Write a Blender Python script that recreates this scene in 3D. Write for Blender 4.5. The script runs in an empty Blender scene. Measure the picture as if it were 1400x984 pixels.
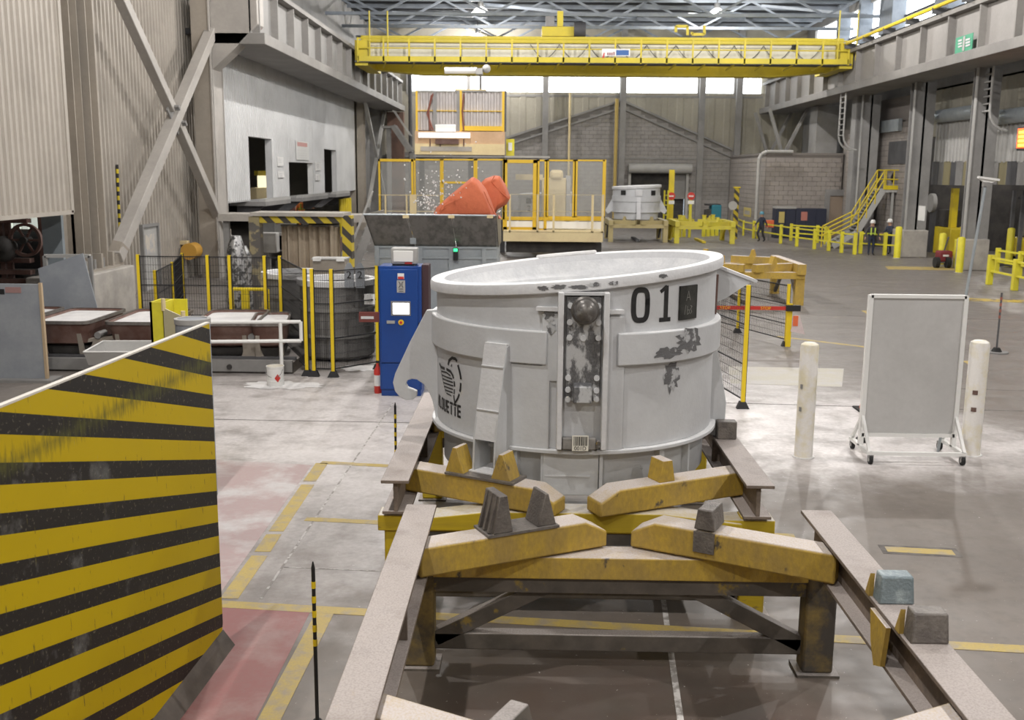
import bpy, math, random
from mathutils import Vector, Matrix
random.seed(11)
S = bpy.context.scene
C = S.collection
R = math.radians

# ---------------------------------------------------------------- camera
F_PX, CX, CY, H = 1400.0, 700.0, 492.0, 4.0          # 1400x984 frame, 36 mm lens, eye 4 m above the floor
_dy = Vector(((728 - CX) / F_PX, -(236 - CY) / F_PX, -1)).normalized()
_s = .012
_k = (_dy.x - _s * _dy.y) / -_dy.z
_X = Vector((1, -_s, _k)); _X -= _X.dot(_dy) * _dy; _X.normalize()
CAM = Matrix((_X, _dy, _X.cross(_dy)))                # camera axes -> world axes
cam_d = bpy.data.cameras.new('camera'); cam_d.lens = 36; cam_d.sensor_width = 36
cam_d.clip_end = 300; cam_d.clip_start = .05
cam_d.dof.use_dof = True; cam_d.dof.focus_distance = 9.2; cam_d.dof.aperture_fstop = 3.2
cam = bpy.data.objects.new('camera', cam_d); C.objects.link(cam)
cam.matrix_world = Matrix.Translation((0, 0, H)) @ CAM.to_4x4()
S.camera = cam

# ---------------------------------------------------------------- light and exposure
w = bpy.data.worlds.new('overcast_sky'); S.world = w; w.use_nodes = True
w.node_tree.nodes['Background'].inputs[0].default_value = (.80, .90, 1.0, 1)
w.node_tree.nodes['Background'].inputs[1].default_value = 1.0
S.view_settings.view_transform = 'Standard'; S.view_settings.look = 'None'
S.view_settings.gamma = 1; S.view_settings.use_curve_mapping = False
S.view_settings.exposure = -0.30
LAMP_W = 1500         # each high-bay lamp, watts

# ---------------------------------------------------------------- measuring helpers: photograph pixel -> point in the hall
def ray(px, py): return CAM @ Vector(((px - CX) / F_PX, -(py - CY) / F_PX, -1))
EYE = Vector((0, 0, H))
def gz(px, py, z=0.0):
    d = ray(px, py); return EYE + d * ((z - H) / d.z)
def at(px, py, Y):
    d = ray(px, py); return EYE + d * (Y / d.y)
def gx(px, py, X):
    d = ray(px, py); return EYE + d * (X / d.x)

# ---------------------------------------------------------------- mesh builder
ORG = {}
class MB:
    def __init__(s): s.v = []; s.f = []
    def add(s, vs, fs):
        n = len(s.v); s.v += [Vector(p) for p in vs]; s.f += [tuple(i + n for i in f) for f in fs]; return s
    def box(s, x0, x1, y0, y1, z0, z1):
        return s.add([(x0,y0,z0),(x1,y0,z0),(x1,y1,z0),(x0,y1,z0),(x0,y0,z1),(x1,y0,z1),(x1,y1,z1),(x0,y1,z1)],
                     [(3,2,1,0),(4,5,6,7),(0,1,5,4),(1,2,6,5),(2,3,7,6),(3,0,4,7)])
    def cbox(s, c, d): 
        return s.box(c[0]-d[0]/2, c[0]+d[0]/2, c[1]-d[1]/2, c[1]+d[1]/2, c[2]-d[2]/2, c[2]+d[2]/2)
    def beam(s, a, b, w, h, up=(0,0,1)):
        a = Vector(a); b = Vector(b); d = (b-a).normalized(); u = Vector(up)
        if abs(d.dot(u)) > .99: u = Vector((0,1,0))
        r = d.cross(u).normalized(); u = r.cross(d).normalized(); r *= w/2; u *= h/2
        return s.add([a-r-u, a+r-u, a+r+u, a-r+u, b-r-u, b+r-u, b+r+u, b-r+u],
                     [(0,1,2,3),(7,6,5,4),(0,4,5,1),(1,5,6,2),(2,6,7,3),(3,7,4,0)])
    def tube(s, a, b, r, n=8, r2=None):
        a = Vector(a); b = Vector(b); r2 = r if r2 is None else r2
        d = (b-a).normalized(); u = Vector((0,0,1)) if abs(d.z) < .9 else Vector((1,0,0))
        p = d.cross(u).normalized(); q = d.cross(p).normalized()
        vs = []
        for k in range(n):
            t = 2*math.pi*k/n; o = p*math.cos(t) + q*math.sin(t); vs += [a+o*r, b+o*r2]
        fs = [(2*k, 2*k+1, (2*k+3) % (2*n), (2*k+2) % (2*n)) for k in range(n)]
        fs += [tuple(2*k for k in range(n)), tuple(2*k+1 for k in reversed(range(n)))]
        return s.add(vs, fs)
    def path(s, pts, r, n=6):
        for a, b in zip(pts, pts[1:]): s.tube(a, b, r, n)
        return s
    def prism(s, poly, ext):
        n = len(poly); e = Vector(ext); p = [Vector(q) for q in poly]
        return s.add(p + [q+e for q in p], [tuple(reversed(range(n))), tuple(range(n, 2*n))] +
                     [(k, (k+1) % n, n+(k+1) % n, n+k) for k in range(n)])
    def lathe(s, prof, c=(0,0,0), n=32, a0=0, a1=360, close=False):
        full = abs(a1-a0-360) < 1e-6; m = n if full else n+1; L = len(prof); vs = []
        for k in range(m):
            t = R(a0 + (a1-a0)*k/n)
            for r, z in prof: vs.append((c[0]+r*math.sin(t), c[1]-r*math.cos(t), c[2]+z))   # angle 0 faces -y
        fs = []
        for k in range(n):
            k2 = (k+1) % m
            for j in range(L if close else L-1):
                j2 = (j+1) % L; fs.append((k*L+j, k2*L+j, k2*L+j2, k*L+j2))
        if close and not full:
            fs += [tuple(range(L)), tuple((m-1)*L+j for j in reversed(range(L)))]
        return s.add(vs, fs)
    def ring(s, c, r0, r1, z0, z1, a0=0, a1=360, n=48):
        return s.lathe([(r0,z0),(r1,z0),(r1,z1),(r0,z1)], c, n, a0, a1, True)
    def ball(s, c, r, n=12, m=8, sc=(1,1,1)):
        vs = [(c[0], c[1], c[2]-r*sc[2])]
        for j in range(1, m):
            t = math.pi*j/m - math.pi/2
            for k in range(n):
                a = 2*math.pi*k/n; vs.append((c[0]+r*sc[0]*math.cos(t)*math.cos(a), c[1]+r*sc[1]*math.cos(t)*math.sin(a), c[2]+r*sc[2]*math.sin(t)))
        vs.append((c[0], c[1], c[2]+r*sc[2])); e = len(vs)-1; fs = []
        for k in range(n):
            fs.append((0, 1+(k+1) % n, 1+k)); fs.append((e, e-n+k, e-n+(k+1) % n))
            for j in range(m-2): fs.append((1+j*n+k, 1+j*n+(k+1) % n, 1+(j+1)*n+(k+1) % n, 1+(j+1)*n+k))
        return s.add(vs, fs)
    def xf(s, M):
        s.v = [M @ p for p in s.v]; return s
    def map(s, fn):
        s.v = [Vector(fn(p)) for p in s.v]; return s
    def build(s, name, mat, parent=None, smooth=True, bevel=0, kind=None, label=None, loc=None):
        if parent is not None: o0 = ORG[parent.name]
        elif loc is not None: o0 = Vector(loc)
        else:
            xs = [p.x for p in s.v]; ys = [p.y for p in s.v]
            o0 = Vector(((min(xs)+max(xs))/2, (min(ys)+max(ys))/2, min(p.z for p in s.v)))
        me = bpy.data.meshes.new(name); me.from_pydata([p-o0 for p in s.v], [], s.f)
        me.validate(); me.update()
        if smooth: me.shade_smooth(); me.set_sharp_from_angle(angle=R(38))
        me.materials.append(mat)
        o = bpy.data.objects.new(name, me); C.objects.link(o)
        if parent is not None: o.parent = parent
        else: o.location = o0
        ORG[o.name] = o0
        if bevel:
            b = o.modifiers.new('bevel', 'BEVEL'); b.width = bevel; b.segments = 2; b.limit_method = 'ANGLE'; b.angle_limit = R(40)
        if kind: o['kind'] = kind
        if label: o['label'] = label
        return o

def tag(o, label, cat, group=None):
    o['label'] = label; o['category'] = cat
    if group: o['group'] = group
    return o
def thing(name, label, cat, loc=(0,0,0), group=None):
    o = bpy.data.objects.new(name, None); C.objects.link(o); o.location = loc; o.empty_display_size = .2
    ORG[o.name] = Vector(loc)
    return tag(o, label, cat, group)
def struct(name, mb, mat, **k): return mb.build(name, mat, kind='structure', **k)
def dup(root, loc, rotz=0, label=None, group=None):
    r = root.copy(); C.objects.link(r); r.location = loc; r.rotation_euler = (0, 0, rotz)
    if label: r['label'] = label
    if group: r['group'] = group
    ORG[r.name] = Vector(loc)
    for ch in list(root.children):
        c = ch.copy(); C.objects.link(c); c.parent = r
        for g in list(ch.children):
            d = g.copy(); C.objects.link(d); d.parent = c
    return r

# ---------------------------------------------------------------- procedural materials
MATS = {}
def mat(name, c, c2=None, sc=2.0, lo=.42, hi=.62, rough=.6, metal=0.0, bump=0.0, bsc=60, dust=None, chip=None, stretch=(1,1,1), emit=0, spec=.4, fine=.06, coord='POS'):
    """colour c broken by c2 on a noise, chips (colour, scale, threshold), dust (colour, amount) lying on upward faces"""
    if name in MATS: return MATS[name]
    m = bpy.data.materials.new(name); m.use_nodes = True; MATS[name] = m
    T = m.node_tree; N = T.nodes; L = T.links; b = N['Principled BSDF']
    b.inputs['Roughness'].default_value = rough; b.inputs['Metallic'].default_value = metal
    b.inputs['Specular IOR Level'].default_value = spec
    geo = N.new('ShaderNodeNewGeometry')
    mp = N.new('ShaderNodeMapping'); mp.inputs['Scale'].default_value = stretch
    if coord == 'OBJ':
        tc = N.new('ShaderNodeTexCoord'); L.new(tc.outputs['Object'], mp.inputs[0])
    else: L.new(geo.outputs['Position'], mp.inputs[0])
    def noise(scale, lo, hi, detail=6):
        n = N.new('ShaderNodeTexNoise'); n.inputs['Scale'].default_value = scale; n.inputs['Detail'].default_value = detail
        n.inputs['Roughness'].default_value = .62
        L.new(mp.outputs[0], n.inputs['Vector'])
        r = N.new('ShaderNodeMapRange'); r.inputs[1].default_value = lo; r.inputs[2].default_value = hi; r.clamp = True
        L.new(n.outputs[0], r.inputs[0]); return r.outputs[0]
    def mix(f, a, bb):
        x = N.new('ShaderNodeMix'); x.data_type = 'RGBA'
        if isinstance(f, float): x.inputs[0].default_value = f
        else: L.new(f, x.inputs[0])
        for sk, val in ((6, a), (7, bb)):
            if isinstance(val, tuple): x.inputs[sk].default_value = (*val, 1)
            else: L.new(val, x.inputs[sk])
        return x.outputs[2]
    def mul(a, bb):
        x = N.new('ShaderNodeMath'); x.operation = 'MULTIPLY'
        for sk, val in ((0, a), (1, bb)):
            if isinstance(val, float): x.inputs[sk].default_value = val
            else: L.new(val, x.inputs[sk])
        return x.outputs[0]
    col = c
    if c2: col = mix(noise(sc, lo, hi), c, c2)
    if fine:
        f = noise(sc*9+3, .3, .7); col = mix(mul(f, fine*4), col, tuple(min(1, q*.72) for q in (c2 or c)))
    if chip: col = mix(noise(chip[1], chip[2], chip[2]+.05, 9), col, chip[0])
    if dust:
        sp = N.new('ShaderNodeSeparateXYZ'); L.new(geo.outputs['Normal'], sp.inputs[0])
        r = N.new('ShaderNodeMapRange'); r.inputs[1].default_value = .55; r.inputs[2].default_value = .92; L.new(sp.outputs[2], r.inputs[0])
        gr = N.new('ShaderNodeMapRange'); gr.inputs[3].default_value = .70; gr.inputs[4].default_value = 1; L.new(noise(75, .40, .55, 2), gr.inputs[0])
        col = mix(mul(mul(mul(r.outputs[0], noise(2.6, .02, .5)), gr.outputs[0]), dust[1]), col, dust[0])
    if isinstance(col, tuple): b.inputs['Base Color'].default_value = (*col, 1)
    else: L.new(col, b.inputs['Base Color'])
    if bump:
        n = N.new('ShaderNodeTexNoise'); n.inputs['Scale'].default_value = bsc; n.inputs['Detail'].default_value = 5; L.new(mp.outputs[0], n.inputs['Vector'])
        bp = N.new('ShaderNodeBump'); bp.inputs['Strength'].default_value = bump; bp.inputs['Distance'].default_value = .02
        L.new(n.outputs[0], bp.inputs['Height']); L.new(bp.outputs[0], b.inputs['Normal'])
    if emit:
        b.inputs['Emission Color'].default_value = (*c, 1); b.inputs['Emission Strength'].default_value = emit
    return m
def nodes_of(m):
    T = m.node_tree; return T.nodes, T.links, T.nodes['Principled BSDF']
def math_node(N, L, op, a, b=None, c=None):
    x = N.new('ShaderNodeMath'); x.operation = op
    for k, val in enumerate((a, b, c)):
        if val is None: continue
        if isinstance(val, (int, float)): x.inputs[k].default_value = val
        else: L.new(val, x.inputs[k])
    return x.outputs[0]
def mix_node(N, L, f, a, b):
    x = N.new('ShaderNodeMix'); x.data_type = 'RGBA'
    if isinstance(f, (int, float)): x.inputs[0].default_value = f
    else: L.new(f, x.inputs[0])
    for sk, val in ((6, a), (7, b)):
        if isinstance(val, tuple): x.inputs[sk].default_value = (*val, 1)
        else: L.new(val, x.inputs[sk])
    return x.outputs[2]
def noise_node(N, L, vec, scale, lo, hi, detail=6, dist=0):
    n = N.new('ShaderNodeTexNoise'); n.inputs['Scale'].default_value = scale; n.inputs['Detail'].default_value = detail
    n.inputs['Distortion'].default_value = dist; n.inputs['Roughness'].default_value = .62
    L.new(vec, n.inputs['Vector'])
    r = N.new('ShaderNodeMapRange'); r.inputs[1].default_value = lo; r.inputs[2].default_value = hi; L.new(n.outputs[0], r.inputs[0])
    return r.outputs[0]

DUSTC = (.60, .56, .54)
M_beige = mat('beige_steel_paint', (.36,.32,.27), (.30,.27,.23), sc=.6, rough=.7)
M_siding = mat('beige_siding', (.40,.365,.32), (.345,.315,.275), sc=.5, rough=.6, fine=.03)
M_siding2 = mat('pale_grey_siding', (.58,.585,.585), (.51,.515,.515), sc=.5, rough=.6, fine=.03)
M_brace = mat('grey_beige_brace_paint', (.40,.375,.345), (.34,.32,.295), sc=.8, rough=.6)
M_steel = mat('grey_structural_steel', (.27,.265,.255), (.22,.215,.21), sc=.8, rough=.65)
M_dsteel = mat('dark_structural_steel', (.10,.10,.105), (.07,.07,.075), sc=.9, rough=.7)
M_bsteel = mat('blue_grey_truss_steel', (.24,.27,.31), (.17,.195,.23), sc=.7, rough=.6)
M_lsteel = mat('light_grey_panel', (.42,.415,.40), (.36,.355,.34), sc=.7, rough=.6)
M_roof = mat('dark_roof_deck', (.035,.039,.048), (.025,.028,.035), sc=.4, rough=.8)
M_conc = mat('grey_concrete', (.44,.41,.37), (.34,.32,.29), sc=1.6, rough=.85, bump=.2)
M_yel = mat('safety_yellow_paint', (.72,.56,.02), (.60,.46,.03), sc=1.5, rough=.5, chip=((.25,.20,.08), 9, .70))
M_yel2 = mat('bright_guard_yellow', (.75,.68,.04), (.66,.58,.05), sc=1.5, rough=.5)
M_ypost = mat('fence_post_yellow', (.80,.58,.02), rough=.45, fine=.02)
M_crane = mat('crane_yellow', (.66,.53,.04), (.56,.46,.05), sc=.5, rough=.55)
M_craneweb = mat('crane_pale_web', (.74,.71,.58), (.66,.63,.50), sc=.5, rough=.6)
M_black = mat('black_paint', (.018,.018,.02), rough=.5, fine=0)
M_wire = mat('black_wire', (.012,.012,.014), rough=.6, fine=0)
M_white = mat('white_paint', (.78,.78,.76), rough=.5, fine=.02)
M_cream = mat('cream_paint', (.72,.60,.34), (.64,.52,.30), sc=1.2, rough=.55)
M_rub = mat('black_rubber', (.02,.02,.02), rough=.8, fine=0)
M_galv = mat('galvanised_steel', (.42,.46,.48), (.36,.40,.43), sc=3, rough=.42, metal=.35)
M_ss = mat('brushed_steel', (.30,.29,.27), (.18,.175,.165), sc=1.2, rough=.32, metal=.75, stretch=(6,6,.7))
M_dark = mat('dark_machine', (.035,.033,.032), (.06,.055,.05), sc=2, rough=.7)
M_rust = mat('rusty_brown_steel', (.11,.055,.045), (.16,.10,.085), sc=2.5, rough=.7)
M_pan = mat('brown_pan_steel', (.13,.065,.05), (.19,.12,.10), sc=2.5, rough=.6, chip=((.33,.30,.28), 5, .68))
M_powder = mat('white_powder', (.78,.77,.76), (.66,.65,.65), sc=2.5, rough=.95, bump=.35, bsc=25)
M_grey = mat('grey_painted_sheet', (.25,.27,.30), (.31,.33,.355), sc=1.6, rough=.5, chip=((.45,.45,.45), 7, .76))
M_wood = mat('pale_wood_edge', (.45,.34,.22), rough=.8)
M_blue = mat('blue_cabinet_paint', (.008,.058,.27), (.010,.050,.23), sc=1.0, rough=.35, fine=.02)
M_screen = mat('lit_touch_screen', (.95,.97,1.0), rough=.3, emit=2.2, fine=0)
M_red = mat('red_paint', (.55,.04,.03), rough=.5, fine=.02)
M_green_lit = mat('green_pilot_lamp', (.05,.9,.3), emit=2.0, fine=0)
M_orange = mat('orange_bag_fabric', (.60,.155,.07), (.50,.12,.055), sc=2.4, rough=.7, bump=.25, bsc=14)
M_curtain = mat('beige_canvas', (.46,.39,.30), (.40,.33,.25), sc=1.5, rough=.9)
M_bldark = mat('navy_locker', (.03,.035,.06), rough=.5)
M_win = mat('daylit_window_panel', (.93,.97,1.0), emit=5.0, fine=0)
M_lampglow = mat('lamp_bulb_glow', (1,.97,.92), emit=14, fine=0)
M_alu = mat('lamp_housing', (.6,.6,.6), rough=.35, metal=.6, fine=0)
M_shade = mat('glowing_lamp_shade', (1,.97,.93), rough=.4, emit=2.5, fine=0)
# ================================================================ THE HALL
# floor: worn concrete, pale with alumina dust in places
mf = mat('dusty_concrete_floor', (.30,.265,.235), rough=.5)
N, L, b = nodes_of(mf)
N.remove([n for n in N if n.type == 'MIX'][0]) if [n for n in N if n.type == 'MIX'] else None
geo = N.new('ShaderNodeNewGeometry'); pos = geo.outputs['Position']
sp = N.new('ShaderNodeSeparateXYZ'); L.new(pos, sp.inputs[0])
base = mix_node(N, L, noise_node(N, L, pos, .55, .40, .66), (.135,.113,.094), (.20,.172,.148))
base = mix_node(N, L, math_node(N, L, 'MULTIPLY', noise_node(N, L, pos, 5, .45, .75), .45), base, (.085,.072,.06))
def patch(cx, cy, rx, ry, edge=.55):
    v = N.new('ShaderNodeVectorMath'); v.operation = 'SUBTRACT'; L.new(pos, v.inputs[0]); v.inputs[1].default_value = (cx, cy, 0)
    d = N.new('ShaderNodeVectorMath'); d.operation = 'DIVIDE'; L.new(v.outputs[0], d.inputs[0]); d.inputs[1].default_value = (rx, ry, 1)
    l = N.new('ShaderNodeVectorMath'); l.operation = 'LENGTH'; L.new(d.outputs[0], l.inputs[0])
    w_ = math_node(N, L, 'ADD', l.outputs['Value'], math_node(N, L, 'MULTIPLY', noise_node(N, L, pos, 1.1, .3, .7), .35))
    r = N.new('ShaderNodeMapRange'); r.inputs[1].default_value = 1.25; r.inputs[2].default_value = edge; r.interpolation_type = 'SMOOTHSTEP'
    L.new(w_, r.inputs[0]); return r.outputs[0]
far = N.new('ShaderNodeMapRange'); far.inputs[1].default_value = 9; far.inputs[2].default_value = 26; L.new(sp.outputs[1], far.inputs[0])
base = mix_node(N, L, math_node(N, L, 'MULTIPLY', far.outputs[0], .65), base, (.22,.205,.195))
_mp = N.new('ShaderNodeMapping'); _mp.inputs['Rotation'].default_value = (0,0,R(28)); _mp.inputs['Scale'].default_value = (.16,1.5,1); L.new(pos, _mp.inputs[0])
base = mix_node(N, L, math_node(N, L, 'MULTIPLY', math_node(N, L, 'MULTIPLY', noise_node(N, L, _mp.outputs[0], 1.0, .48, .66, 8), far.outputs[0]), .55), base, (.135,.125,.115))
red = patch(.9, 6.5, 1.9, 2.2)
base = mix_node(N, L, math_node(N, L, 'MULTIPLY', red, math_node(N, L, 'MULTIPLY', noise_node(N, L, pos, 1.3, .35, .6), .75)), base, (.15,.088,.068))  # reddish floor, its tone also darkened for the shade under the near stand
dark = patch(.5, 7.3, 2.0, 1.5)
base = mix_node(N, L, math_node(N, L, 'MULTIPLY', dark, .6), base, (.075,.064,.056))  # shade under the near stand, painted into the floor colour
d1 = patch(-3.6, 16.6, 4.6, 5.2); d2 = patch(4.9, 15.6, 3.7, 3.0); d3 = patch(-2.2, 12.2, 2.2, 4.5); d4 = patch(2.5, 18.5, 4.5, 3)
for pm, amt in ((d1,.85),(d2,1.0),(d3,.55),(d4,.7)):
    base = mix_node(N, L, math_node(N, L, 'MULTIPLY', pm, math_node(N, L, 'MULTIPLY', math_node(N, L, 'MULTIPLY', noise_node(N, L, pos, 1.6, .18, .52, 9), math_node(N, L, 'ADD', .62, math_node(N, L, 'MULTIPLY', noise_node(N, L, pos, 14, .3, .7, 8), .38))), amt)), base, (.70,.665,.655))
# drips and specks of spilled powder
base = mix_node(N, L, math_node(N, L, 'MULTIPLY', noise_node(N, L, pos, 22, .69, .74, 3), .8), base, (.62,.60,.58))
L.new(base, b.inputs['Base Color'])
rr = N.new('ShaderNodeMapRange'); rr.inputs[1].default_value = .3; rr.inputs[2].default_value = .7; rr.inputs[3].default_value = .34; rr.inputs[4].default_value = .62
L.new(noise_node(N, L, pos, 2.2, 0, 1), rr.inputs[0]); L.new(rr.outputs[0], b.inputs['Roughness'])
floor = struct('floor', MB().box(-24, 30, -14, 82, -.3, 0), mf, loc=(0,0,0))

# paint and joints on the floor (real thin layers, children of the floor)
def worn(name, c, under, thr=.58, sc=3.5):
    return mat(name, c, under, sc=sc, lo=thr-.05, hi=thr+.12, rough=.55, fine=.10)
M_fyel = worn('worn_yellow_floor_paint', (.50,.37,.09), (.36,.30,.20), .52, 5.0)
M_fred = worn('worn_red_floor_paint', (.29,.11,.105), (.36,.22,.205), .54, 1.6)
M_fred2 = worn('faded_red_floor_paint', (.42,.30,.29), (.56,.53,.52), .50, 1.4)
M_joint = mat('floor_joint', (.10,.09,.085), (.20,.185,.17), sc=4, rough=.9)
M_jwhite = mat('powder_filled_joint', (.62,.60,.58), (.30,.28,.26), sc=7, lo=.45, hi=.55, rough=.9)
def decal(name, pts, m, z=.003):
    mb = MB().prism([(p[0], p[1], .0005) for p in pts], (0,0,z)); return mb.build(name, m, floor, smooth=False)
def strip(name, a, c, w, m, z=.003):
    a = Vector((a[0],a[1],0)); c = Vector((c[0],c[1],0)); d = (c-a).normalized(); n = Vector((-d.y,d.x,0))*w/2
    return decal(name, [a-n, c-n, c+n, a+n], m, z)
G = lambda x, y: gz(x, y, 0)
decal('red_paint', [(-2.95,4.5),(-2.0,4.5),(-2.0,8.92),(-2.95,9.0)], M_fred, .002)
decal('red_paint', [(-4.3,9.1),(-2.95,9.1),(-3.0,13.6),(-4.4,13.8)], M_fred2, .002)
strip('yellow_line', (-1.95,4.5), (-1.86,8.85), .17, M_fyel)
strip('yellow_line', (-2.98,8.98), (4.6,8.28), .15, M_fyel, .0035)
strip('yellow_line', (4.6,8.28), (9,7.9), .15, M_fyel, .0035)
for a, c in (((-2.83,9.1),(-2.83,10.2)), ((-2.83,10.32),(-2.84,10.85)), ((-2.84,10.95),(-2.86,12.7)), ((-2.87,12.85),(-2.88,13.7))): strip('yellow_line', a, c, .17, M_fyel)
strip('yellow_line', (-2.6,11.38), (-1.35,11.26), .13, M_fyel)
strip('yellow_line', (-2.9,13.74), (-1.5,13.55), .13, M_fyel)
strip('yellow_line', (2.3,11.1), (3.0,11.04), .15, M_fyel)
strip('dark_line_border', (3.84,10.68), (4.66,10.6), .27, M_joint, .002)
strip('yellow_line', (3.9,10.68), (4.6,10.6), .16, M_fyel)
strip('floor_joint', (.98,4.5), (1.62,14), .05, M_jwhite, .002)
strip('floor_joint', (-2.53,9.1), (-2.40,17.5), .025, M_jwhite, .002)
strip('floor_joint', (-1.75,4.5), (-1.2,9), .02, M_jwhite, .002)
strip('floor_joint', (-2.5,9.9), (-1.0,9.8), .02, M_jwhite, .002)
strip('floor_joint', (3.0,17.9), (13,17.2), .035, M_joint, .002)
strip('floor_joint', (-8,16.2), (-1.9,16.1), .03, M_joint, .002)
strip('floor_joint', (6.9,19.5), (16,18.6), .03, M_joint, .002)
strip('floor_joint', (6,30), (19,28.5), .04, M_joint, .002)
for y in (21.2, 24.0, 26.8, 29.6): strip('yellow_line', (9.5+(y-21.2)*.05, y), (9.6+(y-21.2)*.05, y+1.2), .16, M_fyel)
strip('yellow_line', (6.2,25.6), (8.9,23.3), .16, M_fyel)
M_hazf = mat('hazard_floor_band', (.55,.40,.06), (.16,.13,.10), sc=2.5, lo=.5, hi=.55, rough=.6)
strip('hazard_band', (11.6,34.6), (17,33.4), .8, M_hazf)
decal('yellow_paint_patch', [(3.9,19.6),(6.0,19.4),(6.6,21.3),(4.2,21.4)], worn('thin_yellow_paint', (.45,.42,.335), (.46,.44,.42), .5, 2.2), .002)
decal('yellow_paint_patch', [(15.5,44.8),(18.6,44.6),(18.8,46.2),(15.9,46.4)], M_fyel, .002)

# ceiling and outer walls
struct('ceiling', MB().box(-24, 30, -14, 82, 15, 15.3), M_roof)
struct('wall_near', MB().box(-24, 30, -14.3, -14, 0, 15), M_siding)
def corr(mb, axis, c, a0, a1, z0, z1, pitch=.3, d=.05, s=1):
    """trapezoidal siding sheet, plane axis='x' (x=c, runs along y) or 'y'"""
    pr = []; a = a0
    while a < a1:
        for f, h in ((0,0),(.5,0),(.6,1),(.9,1)):
            q = a + f*pitch
            if q <= a1: pr.append((q, h))
        a += pitch
    pr.append((a1, 0)); n = len(pr); vs = []
    for q, h in pr:
        for z in (z0, z1): vs.append((c+s*h*d, q, z) if axis == 'x' else (q, c+s*h*d, z))
    return mb.add(vs, [(2*k, 2*k+2, 2*k+3, 2*k+1) for k in range(n-1)])
XL = -13.0
mb = MB().box(-13.4, XL, 28.6, 42, 0, 15); corr(mb, 'x', XL+.01, 28.6, 42, 0, 15, .28, .09)
struct('wall_left', mb, M_siding, smooth=False)
struct('wall_left_rear_bay', MB().box(-17.4,-17,-14,28.6,0,15).box(-17,-13,28.3,28.6,0,15), M_dsteel)
# hanging enclosure by the camera side of the first column
mb = MB().box(-13.2,-10.95,12,24.3,3,15); corr(mb, 'x', -10.94, 12, 24.25, 3.02, 15, .25, .05)
mb.box(-10.98,-10.86,24.2,24.34,2.98,15).box(-11,-10.86,12,24.3,2.94,3.03)
struct('wall_left_enclosure', mb, M_siding, smooth=False)
# pale enclosure wall with three openings
EX = -12.1
def ey(px): return gx(px, 230, EX).y
ops = [(44.3,48.2,2.75,5.42),(51.4,57.2,2.75,4.42),(60.2,64.1,2.75,5.25)]
mb = MB(); y = 40.6
for (a, c, z0, z1) in ops + [(71,71,0,0)]:
    corr(mb, 'x', EX, y, a, 2.75, 9.4, .3, .035); 
    if c > a: corr(mb, 'x', EX, a, c, z1, 9.4, .3, .035)
    y = c
for (a, c, z0, z1) in ops:                       # reveals of the openings
    mb.box(EX-.3, EX-.01, a, c, z1, 9.4)
mb.box(EX-.3, EX-.01, 40.6, 44.3, 2.7, 9.4).box(EX-.3, EX-.01, 48.2, 51.4, 2.7, 9.4).box(EX-.3, EX-.01, 57.2, 60.2, 2.7, 9.4).box(EX-.3, EX-.01, 64.1, 71, 2.7, 9.4)
struct('wall_left_pale', mb, M_siding2, smooth=False)
struct('ceiling_enclosure', MB().box(-22,EX-.35,40.6,71,7.66,7.85), M_dsteel)
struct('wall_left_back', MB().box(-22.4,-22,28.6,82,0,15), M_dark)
struct('wall_left_upper', MB().box(-13.0,-12.6,42,80,9.4,15), M_steel)
struct('wall_left_far', MB().box(-12.9,-12.3,71.5,80,0,9.4), M_steel)
# far wall
YF = 80.0
M_block = mat('dark_mortar', (.19,.18,.17), rough=.9)
M_block2 = mat('warm_mortar', (.21,.19,.175), rough=.9)
M_blk = mat('grey_concrete_block', (.31,.295,.28), (.26,.248,.235), sc=1.5, rough=.85)
M_blk2 = mat('warm_grey_concrete_block', (.33,.30,.275), (.28,.255,.235), sc=1.5, rough=.85)
M_fsid = mat('far_beige_siding', (.36,.34,.28), (.31,.29,.24), sc=.4, rough=.7)
ap = at(850,139,YF); el = at(690,191,YF); er = at(1000,206,YF)
ap2 = Vector((ap.x, YF, ap.z)); zl = el.z - (el.x+12.3)*.13
dr0, dr1, drz = at(862,240,YF).x, at(938,240,YF).x, at(900,236,YF).z          # roll-up door opening
mb = MB()
mb.prism([(-12.3,YF,0),(dr0,YF,0),(dr0,YF,drz),(dr1,YF,drz),(dr1,YF,0),(20.62,YF,0),(20.62,YF,er.z-2),(er.x,YF,er.z),ap2,(el.x,YF,el.z),(-12.3,YF,zl)], (0,.5,0))
wf = struct('wall_far', mb, M_block, smooth=False)
mb = MB(); corr(mb, 'y', YF+.55, -12.5, 20.62, 5.2, 10.05, 1.2, .04, -1); mb.box(-22,20.8,YF+.8,YF+1.0,5.2,15).box(-22,-12.3,YF,YF+1,0,15)
mb.build('siding', M_fsid, wf, smooth=False)
mb = MB(); 
for a, c in ((el, ap2), (ap2, er)):
    for dz in (.0, -.55): mb.beam((a[0],YF-.12,a[2]+dz+.1), (c[0],YF-.12,c[2]+dz+.1), .25, .14)
mb.build('gable_rafter', M_steel, wf, smooth=False)
mb = MB().box(-12.3,20.5,YF-.1,YF,at(950,217,YF).z-.06,at(950,217,YF).z+.06); mb.build('block_course_band', M_steel, wf)
for px in (745,850,957,1007):
    x = at(px,200,YF).x; MB().box(x-.22,x+.22,YF-.35,YF-.02,0,15).build('wall_column', M_steel, wf)
for px in (778,): 
    x = at(px,200,YF).x; MB().tube((x,YF-.3,3),(x,YF-.3,10),.09).build('conduit', M_cream, wf)
x = at(842,200,YF-1).x; MB().tube((x,YF-.9,0),(x,YF-.9,9.5),.13).build('yellow_conduit', mat('ochre_pipe', (.45,.33,.10)), wf)
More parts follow.
